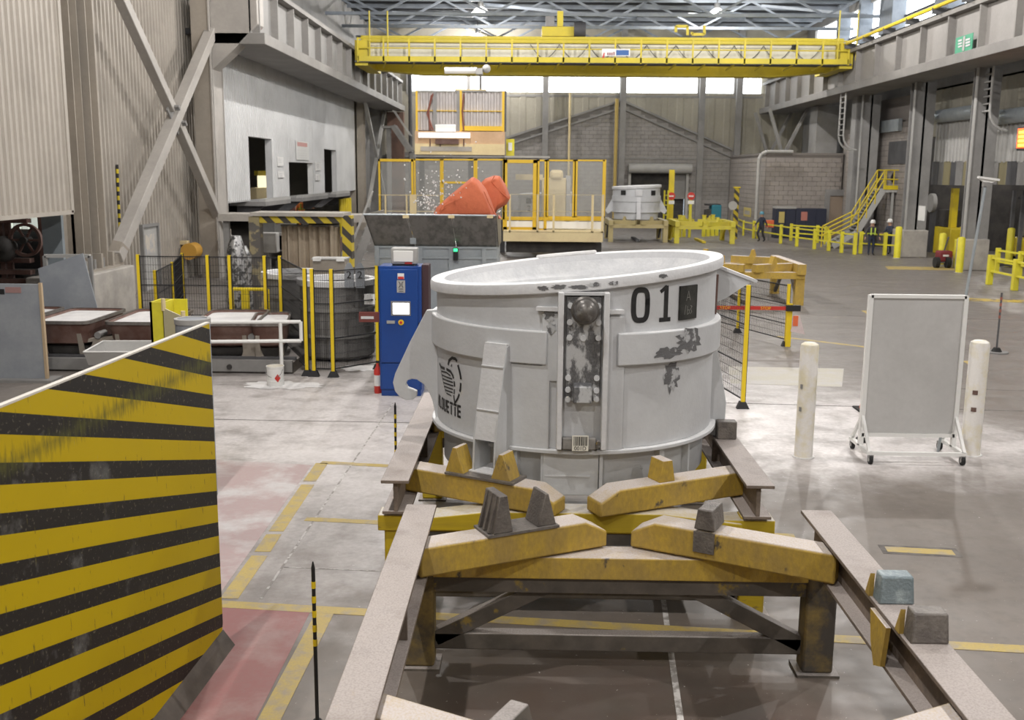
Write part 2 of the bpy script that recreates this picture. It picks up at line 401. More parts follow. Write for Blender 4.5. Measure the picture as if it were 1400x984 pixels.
# roll-up door of the far wall
dz = at(900,222,YF).z
dw = thing('door_1', 'roller door half open in the far block wall', 'door', ((dr0+dr1)/2, YF-.3, 0)); dw['kind'] = 'structure'; del dw['category']; del dw['label']
MB().tube((dr0-.2,YF-.45,drz+.32),(dr1+.35,YF-.45,drz+.32),.38,14).build('roller_housing', M_lsteel, dw)
for x in (dr0-.08, dr1+.08): MB().box(x-.1,x+.1,YF-.25,YF+.1,0,drz).build('side_track', M_lsteel, dw)
MB().box(dr0,dr1,YF+.8,YF+.9,0,drz).build('dark_strip_curtain', M_dark, dw)
MB().box(at(921,250,YF).x,dr1,YF+.3,YF+.4,at(930,272,YF).z,drz).build('raised_panel', M_steel, dw)
# clerestory windows of the far wall: one pane object each
zs, zt = at(900,130,YF).z, 12.6
edges = [at(px,130,YF).x for px in (556,640,745,850,957,1007,1045)]
for k in range(6):
    wn = thing('window_%d' % (k+1), '', '', ((edges[k]+edges[k+1])/2, YF+.6, zs)); wn['kind'] = 'structure'; del wn['label']; del wn['category']
    a, c = edges[k]+.12, edges[k+1]-.12; n = max(1, round((c-a)/1.3))
    for j in range(n):
        MB().box(a+(c-a)*j/n+.015, a+(c-a)*(j+1)/n-.015, YF+.62, YF+.66, zs, zt).build('pane', M_win, wn, smooth=False)
    MB().box(edges[k],edges[k+1],YF+.5,YF+.72,zs-.16,zs).box(edges[k]-.1,edges[k]+.1,YF+.5,YF+.72,zs,zt).build('window_frame', M_steel, wn)
# right wall: siding, clerestory windows, bays
XR = 20.6
mb = MB().box(XR,XR+.4,-14,81,8.3,12).box(XR,XR+.4,-14,81,14.4,15).box(XR,XR+.4,56.5,81,0,8.3).box(XR,XR+.4,78.5,81,12,14.4).box(XR,XR+.4,-14,30,0,8.3)
struct('wall_right', mb, M_steel)
mb = MB()
corr(mb, 'x', XR-.02, 30, 56.5, 6.0, 8.3, 1.2, .05, -1); mb.box(XR,XR+.3,30,56.5,6.0,8.4)
struct('wall_right_siding', mb, M_fsid, smooth=False)
wrb = struct('wall_right_block', MB().box(XR-.5,XR-.02,55.8,68,0,6.9).box(XR-.3,XR-.02,55.8,62,6.9,8.3), M_block2, smooth=False)
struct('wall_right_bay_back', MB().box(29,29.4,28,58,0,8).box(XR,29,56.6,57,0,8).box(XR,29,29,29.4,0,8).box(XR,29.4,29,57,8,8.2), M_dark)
yy = [30, 39.2, 46.0, 52.3, 53.9, 60.4, 62.2, 66, 70, 74, 79.5]
segs = [(22,30.6),(31.6,38.9),(39.9,45.7),(46.7,52.2),(54.0,60.2),(62.4,66.0),(66.4,70.5),(71,78.5)]
for k, (a, c) in enumerate(segs):
    wn = thing('window_%d' % (k+7), '', '', (XR+.2,(a+c)/2,12)); wn['kind'] = 'structure'; del wn['label']; del wn['category']
    n = max(2, round((c-a)/1.4))
    for j in range(n):
        for z0, z1 in ((12.06,12.72),(12.84,14.4)):
            MB().box(XR+.18,XR+.22,a+(c-a)*j/n+.012,a+(c-a)*(j+1)/n-.012,z0,z1).build('pane', M_win, wn, smooth=False)
    MB().box(XR+.08,XR+.26,a,c,12.72,12.84).box(XR+.08,XR+.26,a,c,12,12.06).build('window_frame', M_dsteel, wn)
for a, c in zip([s_[1] for s_ in segs], [s_[0] for s_ in segs[1:]]):
    o = MB().box(XR-.6,XR+.3,a,c,12,15).build('trim_1', M_bsteel, kind='structure')
# block room in the far right corner
rx0 = at(998,217,YF).x
ry0 = gx(1046,250,rx0).y
wbr = struct('wall_block_room', MB().box(rx0,XR-.6,ry0,YF-.4,0,5.25).box(rx0-.06,XR-.6,ry0-.06,YF-.4,5.25,5.4), M_block2, smooth=False)
# concrete blocks: the front of the block room one by one, the farther courses joined
BW, BH = .6, .3
ORG_save = ORG[wbr.name].copy(); first_block = {}
z = 0.0; row = 0
while z + BH <= 5.25:
    x = rx0 + .02; lim = XR - .62; off = (row % 2) * BW / 2
    if off: xs_ = [x] + [x + off + BW*k for k in range(40)]
    else: xs_ = [x + BW*k for k in range(40)]
    for a, c in zip(xs_, xs_[1:]):
        c = min(c, lim)
        if c - a < .12: break
        w_ = round(c-a, 2)
        if w_ not in first_block:
            me = bpy.data.meshes.new('block'); mb = MB().box(0,w_-.025,-.03,.01,0,BH-.025); me.from_pydata(mb.v, [], mb.f); me.update(); me.materials.append(M_blk2); first_block[w_] = me
        o = bpy.data.objects.new('block', first_block[w_]); C.objects.link(o); o.parent = wbr; o.location = Vector((a, ry0, z+.012)) - ORG_save
    z += BH; row += 1
def courses(par, m_, axis, c0, a0, a1, z1, s_, keep=lambda a, z: True):
    mb = MB(); z = 0; row = 0
    while z + BH <= z1:
        a = a0 - (row % 2)*BW/2
        while a < a1:
            p, q = max(a, a0), min(a+BW, a1)
            if q-p > .1 and keep((p+q)/2, z+BH/2):
                if axis == 'x': mb.box(min(c0,c0+s_*.03), max(c0,c0+s_*.03), p+.012, q-.012, z+.012, z+BH-.012)
                else: mb.box(p+.012, q-.012, min(c0,c0+s_*.03), max(c0,c0+s_*.03), z+.012, z+BH-.012)
            a += BW
        z += BH; row += 1
    return mb.build('block_courses', m_, par, smooth=False, kind='stuff')
courses(wbr, M_blk2, 'x', rx0, ry0+.05, YF-.5, 5.25, -1)
courses(wrb, M_blk2, 'x', XR-.5, 55.85, 67.2, 6.8, -1)
def under_gable(x, z):
    if dr0-.3 < x < dr1+.3 and z < drz+.2: return False
    if x > rx0-.1: return False
    top = el.z+(x-el.x)*(ap.z-el.z)/(ap.x-el.x) if x < ap.x else ap.z+(x-ap.x)*(er.z-ap.z)/(er.x-ap.x)
    return z + .25 < top
courses(wf, M_blk, 'y', YF, -12.2, rx0, ap.z, -1, under_gable)
# ---------------------------------------------------------------- roof trusses, purlins, high-bay lamps
for y in (63.2, 68.6, 74.0, 79.0):
    t = thing('roof_truss', 'grey steel roof truss spanning the hall above the crane, %s' % {63.2:'nearest to the crane',68.6:'second behind the crane',74.0:'third behind the crane',79.0:'along the far wall'}[y], 'truss', (4,y,13.1), 'roof trusses')
    MB().beam((-12.4,y,13.2),(20.4,y,13.2),.18,.18).build('bottom_chord', M_bsteel, t)
    MB().beam((-12.4,y,14.85),(20.4,y,14.85),.18,.18).build('top_chord', M_bsteel, t)
    n = 10; xs = [-12.4+32.8*k/n for k in range(n+1)]
    for k in range(n):
        a, c = ((xs[k],y,13.2),(xs[k+1],y,14.85)) if k % 2 else ((xs[k],y,14.85),(xs[k+1],y,13.2))
        MB().beam(a, c, .12, .12).build('diagonal', M_bsteel, t)
for k, y in enumerate((61.5,64.5,66.5,71.2,76.5)):
    tag(MB().box(-12.5,20.5,y-.06,y+.06,14.72,14.98).build('roof_purlin', M_bsteel), 'steel purlin under the dark roof deck, %s' % ['nearest to the camera, above the crane','second from the crane','third from the crane','fourth from the crane','fifth from the crane, nearest the far wall'][k], 'purlin', 'roof purlins')
for k, (x0, x1) in enumerate(((-8.5,-3.3),(2.6,-3.3),(2.6,7.0),(12.6,7.0),(9.0,14.5),(19.5,14.5))):
    y0, y1 = (63.2, 74.0) if k % 2 == 0 else (63.2, 68.6)
    o = MB().beam((x0,y0,13.25),(x1,y1,14.6),.16,.16).build('roof_brace', M_bsteel)
    tag(o, ['roof brace rising from the left crane rail','roof brace leaning left above the hoist','roof brace leaning right above the hoist','roof brace left of the right hand lamp','roof brace behind the right hand lamp','roof brace beside the right clerestory windows'][k], 'brace', 'roof braces')
def lamp_proto():
    t = thing('high_bay_lamp', 'bell shaped high bay lamp', 'lamp', (0,0,0), 'high bay lamps')
    MB().tube((0,0,.45),(0,0,1.47),.03).build('hanger', M_dsteel, t)
    MB().lathe([(0,.62),(.16,.62),(.18,.5),(.18,.32),(.0,.32)], n=16).build('ballast_housing', M_alu, t)
    MB().lathe([(.16,.32),(.36,.2),(.52,0),(.50,0),(.34,.18),(.14,.30)], n=20).build('reflector', M_shade, t)
    MB().ball((0,0,.06),.34,14,8,(1,1,.55)).build('bulb', M_lampglow, t)
    return t
proto = lamp_proto(); first = True
LAMPS = [(x, y) for y in (-6, 5, 16, 27, 38, 49) for x in (-3.6, 11.2)]
for (x, y) in [(at(657,28,65).x, 65), (at(980,25,65).x, 65), (at(653,46,77).x, 77)] + LAMPS:
    z = 13.55
    far_ = y > 60
    lab = ('glowing bell lamp hanging left of the crane hoist' if x < 0 and y < 70 else 'glowing bell lamp hanging right of the crane hoist' if y < 70 else 'small farthest bell lamp above the crane, left of the hoist') if far_ else 'high bay lamp over the hall floor, out of view above the camera'
    if first: proto.location = (x,y,z); o = proto; o['label'] = lab; first = False
    else: o = dup(proto, (x,y,z), 0, lab)
    ld = bpy.data.lights.new('lamp_light', 'POINT'); ld.shadow_soft_size = .12; ld.energy = LAMP_W; ld.color = (1,.96,.925)
    lo = bpy.data.objects.new('lamp_light', ld); C.objects.link(lo); lo.location = (0,0,-.27); lo.parent = o
# ================================================================ COLUMNS, GIRDERS, CRANE
def hcol(name, label, x, y, w, d, z0, z1, m, axis='y', group='building columns'):
    """H section; flanges normal to the given axis"""
    mb = MB(); t = .045
    if axis == 'y': mb.box(x-w/2,x+w/2,y-d/2,y-d/2+t,z0,z1).box(x-w/2,x+w/2,y+d/2-t,y+d/2,z0,z1).box(x-.03,x+.03,y-d/2+t,y+d/2-t,z0,z1)
    else: mb.box(x-w/2,x-w/2+t,y-d/2,y+d/2,z0,z1).box(x+w/2-t,x+w/2,y-d/2,y+d/2,z0,z1).box(x-w/2+t,x+w/2-t,y-.03,y+.03,z0,z1)
    return mb.build(name, m)
c1 = thing('steel_column', 'twin beige steel column behind the foot of the big brace', 'column', (-12.1,27,0), 'building columns')
for yc, d, x in ((26.7,.9,-12.35), (27.2,.5,-12.15), (27.85,.5,-12.0)):
    w = .62; mb = MB().box(x-w/2,x+w/2,yc-d/2,yc-d/2+.04,1.3,15).box(x-w/2,x+w/2,yc+d/2-.04,yc+d/2,1.3,15).box(x+.02,x+.10,yc-d/2,yc+d/2,1.3,15)
    mb.build('column_shaft', M_beige, c1)
mb = MB()
for k in range(4): mb.box(-12.0,-11.62,26.0+k*.75,26.12+k*.75,1.3,1.75)
mb.box(-12.3,-11.6,25.6,28.7,1.3,1.36).build('base_plate', M_beige, c1)
for k in range(5): MB().tube((-11.68,26.1+k*.55,1.36),(-11.68,26.1+k*.55,1.62),.04).build('anchor_bolt', M_steel, c1)
tag(MB().box(-12.7,-11.4,25.4,29.2,0,1.3).build('concrete_pedestal', M_conc, bevel=.04), 'pale concrete pedestal under the twin beige column', 'pedestal')
c2 = thing('steel_column', 'beige steel column carrying the corbel of the left girder', 'column', (-12.0,38.9,0), 'building columns')
MB().box(-12.4,-11.7,38.3,38.35,0,15).box(-12.4,-11.7,39.5,39.55,0,15).box(-12.1,-12.0,38.35,39.5,0,15).build('column_shaft', M_beige, c2)
MB().box(-11.75,-11.70,38.2,39.65,0,15).build('outer_flange', M_brace, c2)
MB().prism([(-11.7,38.4,10.0),(-10.0,38.4,10.6),(-10.0,38.4,9.2),(-10.9,38.4,8.3),(-11.7,38.4,7.6)],(0,.9,0)).build('corbel', M_brace, c2, bevel=.02)
c3 = thing('steel_column', 'beige steel column beyond the pale enclosure wall', 'column', (-12,71.2,0), 'building columns')
MB().box(-12.5,-11.5,70.8,70.86,0,9.5).box(-12.5,-11.5,71.6,71.66,0,9.5).box(-12.05,-11.95,70.8,71.6,0,9.5).build('column_shaft', M_beige, c3)
tag(hcol('steel_column','',-11.9,66.0+13.0,.8,.8,0,10,M_steel), 'grey steel column next to the far left stair', 'column', 'building columns')
# big X brace of the left wall
bx = thing('wall_cross_brace', 'large beige X brace of square tube in front of the ribbed left wall', 'brace', (-11.8,34,1.2))
def bp_(px, py): return gx(px, py, -11.75)
A, B = bp_(301,14), bp_(158,352); Cc = bp_(312,328); D = bp_(146,-45); X_ = bp_(238,158)
mid = X_
MB().beam(A, B, .38, .36, (1,0,0)).build('brace_tube', M_brace, bx, bevel=.02)
MB().beam(D, mid+(D-mid).normalized()*.35, .33, .30, (1,0,0)).build('brace_tube', M_brace, bx, bevel=.02)
MB().beam(mid+(Cc-mid).normalized()*.35, Cc, .33, .30, (1,0,0)).build('brace_tube', M_brace, bx, bevel=.02)
MB().beam(mid+(D-mid).normalized()*.6, mid+(Cc-mid).normalized()*.6, .6, .06, (1,0,0)).build('gusset_plate', M_steel, bx)
for k in range(4):
    q = mid + (D-mid).normalized()*(.32+.12*(k % 2)) * (1 if k < 2 else -1); MB().tube(q+Vector((.0,0,0)), q+Vector((.30,0,0)), .05).build('bolt', M_steel, bx)
MB().beam(B+Vector((-.1,0,-.25)), B+Vector((.05,.3,.35)), .5, .3, (1,0,0)).build('foot_gusset', M_beige, bx)
MB().beam(Cc+Vector((-.1,0,-.35)), Cc+Vector((0,-.3,.35)), .5, .3, (1,0,0)).build('foot_gusset', M_beige, bx)
# thin far X brace
bf = thing('far_cross_brace', 'thin grey X brace beyond the pale enclosure, left of the glass cabin', 'brace', (-11.5,76,1))
for a, c in (((497,128),(527,275)), ((529,133),(503,285))):
    MB().beam(gx(*a,-11.2), gx(*c,-11.2), .22, .22, (1,0,0)).build('brace_tube', M_lsteel, bf)
# crane runway girders
def girder(nm, label, xw, s, ya, yb, st, M_brace=M_brace, M_lsteel=M_lsteel):
    """xw web plane, s=+1 girder faces +x (left wall), -1 faces -x"""
    t = thing(nm, label, 'girder', (xw,(ya+yb)/2,8.5), 'crane runway girders')
    B_ = lambda x0, x1, *r: MB().box(min(xw+s*x0,xw+s*x1), max(xw+s*x0,xw+s*x1), *r)
    B_(-.06,0,ya,yb,8.9,10.6).build('web', M_lsteel, t)
    B_(-.5,.35,ya,yb,10.6,10.78).build('top_flange', M_brace, t)
    B_(-1.5,.5,ya,yb,8.5,8.9).build('bottom_box', M_brace, t, bevel=.02)
    y = ya+.2
    while y < yb: 
        B_(0,.28,y,y+.10,8.9,10.6).build('stiffener', M_brace, t); y += st
    B_(-.06,.06,ya,yb,10.78,10.95).build('crane_rail', M_dsteel, t)
    return t
girder('runway_girder', 'pale grey crane runway girder with stiffeners along the left wall', -10.25, 1, 38.4, 80, 2.75, mat('left_girder_paint', (.25,.24,.225), (.21,.20,.19), sc=.6, rough=.65), mat('left_girder_web', (.29,.285,.275), (.25,.245,.235), sc=.6, rough=.65))
gr = girder('runway_girder', 'grey crane runway girder with stiffeners and yellow rail along the right wall', 17.6, -1, 20, 80, 3.1, mat('right_girder_paint', (.23,.22,.205), (.19,.18,.17), sc=.6, rough=.65), mat('right_girder_web', (.28,.265,.25), (.24,.23,.215), sc=.6, rough=.65))
MB().tube((17.0,20,11.05),(17.0,79,11.05),.09).build('yellow_conductor_rail', M_yel, gr)
y = 21
while y < 79: MB().box(16.9,17.5,y,y+.06,10.78,11.05).build('rail_bracket', M_dsteel, gr); y += 3.1
# right hand columns
for k, (px, wpx, zt) in enumerate(((1181,38,8.5),(1253,30,8.5),(1338,22,8.5))):
    lab = ['wide grey column left of the yellow stair','grey column right of the yellow stair landing','grey column standing on a concrete foot near the red display'][k]
    x = 19.2; y = gx(px,250,x).y; d = wpx*y/1400*.62
    t = thing('steel_column', lab, 'column', (x,y,0), 'building columns')
    MB().box(x-.5,x+.5,y-d/2,y-d/2+.06,1.3 if k else 0,zt).box(x-.5,x+.5,y+d/2-.06,y+d/2,1.3 if k else 0,zt).box(x-.05,x+.05,y-d/2,y+d/2,1.3 if k else 0,zt).build('column_shaft', M_steel, t)
    MB().box(x-.54,x-.50,y-d/2-.1,y-d/2+.14,1.3 if k else 0,zt).build('edge_angle', mat('edge_grey',(.36,.355,.34)), t)
    if k:
        for dy in ((-d*.62, d*.62) if k == 1 else (-d*.62,)): MB().box(x-.75,x+.5,y+dy-d*.5,y+dy+d*.5,0,1.35).build('concrete_foot', M_conc, t, bevel=.04)
    if k == 0: MB().box(x-.45,x+.45,y+d*.8,y+d*1.7,0,zt).build('second_shaft', M_steel, t)
for k, y in enumerate((72.5, 77)):
    t = thing('bracing_bent', 'grey V brace above the block room %s' % ('near side' if k == 0 else 'far side'), 'brace', (18,y,5.4))
    MB().beam((16.2,y,8.45),(17.2,y,5.5),.2,.2).build('brace_tube', M_steel, t); MB().beam((18.8,y,8.45),(17.4,y,5.5),.2,.2).build('brace_tube', M_steel, t)
tag(MB().box(18.6,20,69.2,71,5.42,8.45).build('wide_pier', M_steel), 'broad dark steel pier at the block room corner under the right girder', 'pier')
# caged ladders hanging from the right girder
for k, (px0, y, zt, zb) in enumerate(((1152, 0, 8.5, 5.4), (1348, 0, 8.5, 5.9))):
    x = 17.3 if k == 0 else 19.0; y = gx(px0,150,x).y
    t = thing('cable_ladder', ['pale cable ladder curving at its foot beside the wide column','cable ladder curving at its foot beside the red display'][k], 'ladder', (x,y,zb))
    w_ = .45 if k == 0 else .38
    for s in (-1, 1):
        pts = [(x,y+s*w_,zt),(x,y+s*w_,zb+.8)] + [(x+.8-.8*math.cos(a),y+s*w_,zb+.8-.8*math.sin(a)) for a in (.4,.8,1.2,1.55)]
        MB().path(pts,.05).build('side_rail', M_lsteel, t)
    z = zb+.8
    while z < zt: MB().tube((x,y-w_,z),(x,y+w_,z),.035).build('rung', M_lsteel, t); z += .3
# ---------------------------------------------------------------- travelling crane
YC = 59.6
cr = thing('bridge_crane', 'yellow overhead travelling crane bridge spanning the hall below the roof', 'crane', (3.8,YC,9.8))
x0, x1 = -9.7, 17.2
def cz(py): return at(820,py,YC).z
MB().box(x0,x1,YC,YC+.9,cz(87),cz(60)).build('girder_web', M_craneweb, cr)
MB().box(x0,x1,YC-.15,YC+1.0,cz(60),cz(51)).build('top_flange', M_crane, cr)
MB().box(x0-.2,x1+.2,YC-1.2,YC-.1,cz(90),cz(88)).build('walkway', M_dsteel, cr)
MB().box(x0,x1,YC-1.25,YC-1.15,cz(89),cz(82)).build('toe_board', M_crane, cr)
n = 19
for k in range(n+1):
    x = x0+(x1-x0)*k/n; MB().box(x-.045,x+.045,YC-1.25,YC-1.17,cz(90),cz(57)).build('railing_post', M_crane, cr)
for py in (58,71): MB().tube((x0,YC-1.21,cz(py)),(x1,YC-1.21,cz(py)),.035).build('railing_bar', M_crane, cr)
for k in range(16):
    x = x0+1.5+k*1.6; MB().beam((x,YC-1.1,cz(90)),(x-.25,YC-.1,cz(95)),.07,.07).build('walkway_bracket', M_crane, cr)
zb = at(820,103.5,YC+2).z
MB().prism([(x0+.3,YC+2,cz(92)),(x0+.3,YC+2,cz(60)),(x1-.3,YC+2,cz(60)),(x1-.3,YC+2,cz(92)),(x1-3.2,YC+2,zb),(x0+3.2,YC+2,zb)],(0,1.0,0)).build('rear_girder', M_crane, cr)
for x in (x0-.2, x1-.4): MB().box(x,x+.7,YC-1,YC+4,cz(94),cz(60)).build('end_truck', M_crane, cr)
for px in (522,1150): 
    p = at(px,60,YC)
    for dx in (-.5,.5): MB().tube((p.x+dx,YC-1.2,p.z-1),(p.x+dx,YC-1.2,p.z+1.6),.04).build('railing_post', M_crane, cr)
for k in range(10):                                  # festoon cable loops
    a = x0+9.5+k*1.62; pts = [(a+1.62*j/8,YC-.2,cz(62)-.75*math.sin(math.pi*j/8)) for j in range(9)]
    MB().path(pts,.022,5).build('festoon_cable', M_dsteel, cr)
tr = MB().box(at(741,30,YC).x,at(790,30,YC).x,YC+.2,YC+2.6,cz(49),cz(36)).build('hoist_trolley', M_crane, cr)
MB().box(at(746,30,YC).x,at(758,30,YC).x,YC+.1,YC+1.2,cz(36),cz(22)).build('motor', M_steel, tr)
MB().box(at(762,30,YC).x,at(770,30,YC).x,YC+.1,YC+.9,cz(36),cz(15)).build('hoist_frame', M_crane, tr)
MB().tube((at(785,30,YC).x,YC+.2,cz(40)),(at(801,30,YC).x,YC+.2,cz(40)),.4,14).build('rope_drum', M_dsteel, tr)
mb = MB()
for a, c in (((946,47),(963,47)),((963,47),(963,35)),((946,47),(946,44)),((924,44),(924,36)),((924,36),(940,36)),((940,48),(940,36))): mb.beam(at(*a,YC+.3),at(*c,YC+.3),.14,.14)
mb.build('limit_switch_frame', M_crane, cr)
sg = MB().box(at(821,70,YC).x,at(858.5,70,YC).x,YC-1.30,YC-1.26,cz(80),cz(70.5)).build('name_board', M_white, cr)
MB().box(at(840,70,YC).x,at(857,70,YC).x,YC-1.315,YC-1.30,cz(79),cz(72)).build('blue_field', mat('sign_blue', (.05,.13,.35), fine=0), sg)
MB().prism([at(823.5,79,YC-1.315),at(826,79,YC-1.315),at(827,72,YC-1.315),at(825.5,72,YC-1.315)],(0,.01,0)).build('red_slash', M_red, sg)
mb = MB()
for k in range(4): mb.box(at(828+k*2.7,79,YC).x,at(829.6+k*2.7,79,YC).x,YC-1.315,YC-1.30,cz(79),cz(75.5-(k==3)))
mb.build('lettering', mat('sign_maroon', (.25,.06,.07), fine=0), sg)
MB().box(at(1082,65,YC).x,at(1088,65,YC).x,YC-.3,YC-.05,cz(68),cz(60)).build('horn', M_black, cr)
# ---------------------------------------------------------------- signs and odds on the walls
def plate(name, label, cat, X, px0, py0, px1, py1, m, s=1, th=.03):
    a = gx(px0,py0,X); c = gx(px1,py1,X)
    return tag(MB().box(min(X,X+s*th),max(X,X+s*th),min(a.y,c.y),max(a.y,c.y),min(a.z,c.z),max(a.z,c.z)).build(name, m), label, cat)
sgn = plate('warning_sign', 'white warning sign with pale red heading above the middle opening', 'sign', EX+.05, 404.5,192,422,219, M_white)
M_pred = mat('faded_red_print', (.62,.33,.30), fine=0); M_pgrey = mat('faded_grey_print', (.55,.55,.56), fine=0)
X = EX+.085
def onx(p0, p1, m, par, nm, X=X):
    a = gx(*p0,X); c = gx(*p1,X); MB().box(X,X+.006,min(a.y,c.y),max(a.y,c.y),min(a.z,c.z),max(a.z,c.z)).build(nm, m, par, smooth=False)
onx((406.5,194),(420,201),M_pred,sgn,'heading_panel')
for j, (p0, p1) in enumerate((((406.5,205),(420,206.5)),((407,209),(420,210.2)),((409,212),(419,213)),((407,215),(420,216)))): onx(p0,p1,M_pgrey,sgn,'text_line')
for k, (a, b_, c, d) in enumerate(((379,214,387,227),(380,234,388,243),(431,221.5,438,233),(431,238,437,246.5))):
    s_ = plate('notice_sheet', ['white notice left of the middle opening, upper','white notice left of the middle opening, lower','white notice right of the middle opening, upper','white notice right of the middle opening, lower'][k], 'notice', EX+.05, a,b_,c,d, M_white)
    for j in range(3): onx((a+2,b_+3+j*2.2),(c-2,b_+3.8+j*2.2),M_pgrey,s_,'text_line')
gs = plate('green_sign', 'green safety board on the right girder', 'sign', 17.3, 1308,52,1329,70, mat('sign_green', (.05,.30,.17), fine=.02), -1)
onx((1317,50),(1318,69),M_lsteel,gs,'board_joint',17.25)
for py in (55,59,63): onx((1310,py),(1315,py+.8),M_pgrey,gs,'text_line',17.25); onx((1320,py-1.5),(1326,py-.7),M_pgrey,gs,'text_line',17.25)
ld_ = tag(MB().box(18.7,19.2,gx(1420,190,18.7).y,gx(1391,190,18.7).y,gx(1391,206,18.7).z,gx(1391,174,18.7).z).build('led_display', M_black), 'red glowing LED number display at the right edge', 'display')
M_led = mat('red_led', (1,.10,.02), emit=4, fine=0); M_ledy = mat('amber_led', (1,.45,.05), emit=5, fine=0)
a = gx(1393,176,18.69); c = gx(1418,201,18.69)
MB().box(18.66,18.69,c.y,a.y,c.z,a.z).build('red_field', M_led, ld_)
for j in range(4):
    zz = a.z-(a.z-c.z)*(.14+.22*j); MB().box(18.64,18.66,c.y+.1,a.y-.15,zz-.09,zz).build('digit_row', M_ledy, ld_)
# doors
d2 = thing('door_2', '', '', (XL+.1,32,0)); d2['kind'] = 'structure'; del d2['label']; del d2['category']
a = gx(194,321,XL+.12); c = gx(214,321,XL+.12)
MB().box(XL+.06,XL+.13,a.y,c.y,0,2.1).build('door_leaf', M_lsteel, d2)
MB().box(XL+.06,XL+.2,a.y-.1,a.y,0,2.2).box(XL+.06,XL+.2,c.y,c.y+.1,0,2.2).box(XL+.06,XL+.2,a.y,c.y,2.1,2.2).build('door_frame', M_steel, d2)
MB().box(XL+.13,XL+.14,a.y+.25,c.y-.25,1.2,1.85).build('door_poster', mat('poster', (.55,.50,.42),(.30,.33,.40),sc=4), d2)
d3 = thing('door_3', '', '', (XR-.6,66,0)); d3['kind'] = 'structure'; del d3['label']; del d3['category']
a = at(1136,240,ry0-.1); c = at(1155,240,ry0-.1)
MB().box(a.x,c.x,ry0-.1,ry0-.06,0,2.7).build('door_leaf', mat('tan_door', (.33,.26,.20)), d3)
MB().box(a.x-.3,a.x,ry0-.25,ry0-.06,0,3.1).box(c.x,c.x+.2,ry0-.25,ry0-.06,0,3.1).box(a.x,c.x,ry0-.25,ry0-.06,2.7,3.1).build('door_frame', M_steel, d3)
a, c = gx(1217,194,XR-.52), gx(1240,224,XR-.52)
MB().box(XR-.58,XR-.52,c.y,a.y,c.z,a.z).build('window_20', M_dsteel, kind='structure')
# ================================================================ POT STANDS
M_sty = mat('dusty_ochre_stand_paint', (.56,.375,.055), (.38,.265,.09), sc=3.2, lo=.42, hi=.70, rough=.65, dust=((.60,.545,.52), 1.0), chip=((.09,.075,.06), 4.5, .635), bump=.2, bsc=40, stretch=(1,1,.55), fine=.14)
M_stb = mat('bright_yellow_stand_paint', (.60,.44,.02), (.48,.35,.03), sc=2.2, rough=.5, dust=((.66,.64,.63), .95), chip=((.14,.11,.06), 7, .63), stretch=(.35,1,2.5))
M_str = mat('rusty_dusty_rail_steel', (.25,.20,.16), (.16,.13,.11), sc=3, rough=.65, fine=.14, dust=((.46,.41,.385), .95), chip=((.34,.22,.09), 4, .66), bump=.15, bsc=35)
M_std = mat('dark_stand_steel', (.085,.076,.066), (.15,.13,.11), sc=3, rough=.6, fine=.12, dust=((.42,.38,.36), .75), chip=((.26,.185,.05), 3.5, .62))
M_worn = mat('worn_guide_steel', (.22,.20,.18), (.15,.135,.125), sc=8, rough=.5, metal=.3, bump=.4, bsc=50)
M_bluew = mat('blue_worn_guide_steel', (.20,.25,.27), (.36,.42,.44), sc=9, lo=.5, hi=.66, rough=.5, metal=.2, bump=.4, bsc=50)
M_fary = mat('far_stand_yellow', (.66,.58,.06), (.56,.48,.08), sc=1.2, rough=.55)
M_farc = mat('far_stand_cream', (.48,.40,.20), (.40,.33,.16), sc=1.2, rough=.6, dust=((.55,.52,.46), .7))
def guide(mb, c, ang, w, h, l, tip):
    """wedge guide: triangular profile along the arm, standing on z of c"""
    ca, sa = math.cos(ang), math.sin(ang)
    f = lambda u, v, z: (c[0]+ca*u-sa*v, c[1]+sa*u+ca*v, c[2]+z)
    return mb.prism([f(-l/2,-w/2,0), f(l/2,-w/2,0), f(tip/2,-w/2,h), f(-tip/2,-w/2,h)], Vector(f(0,w/2,0))-Vector(f(0,-w/2,0)))
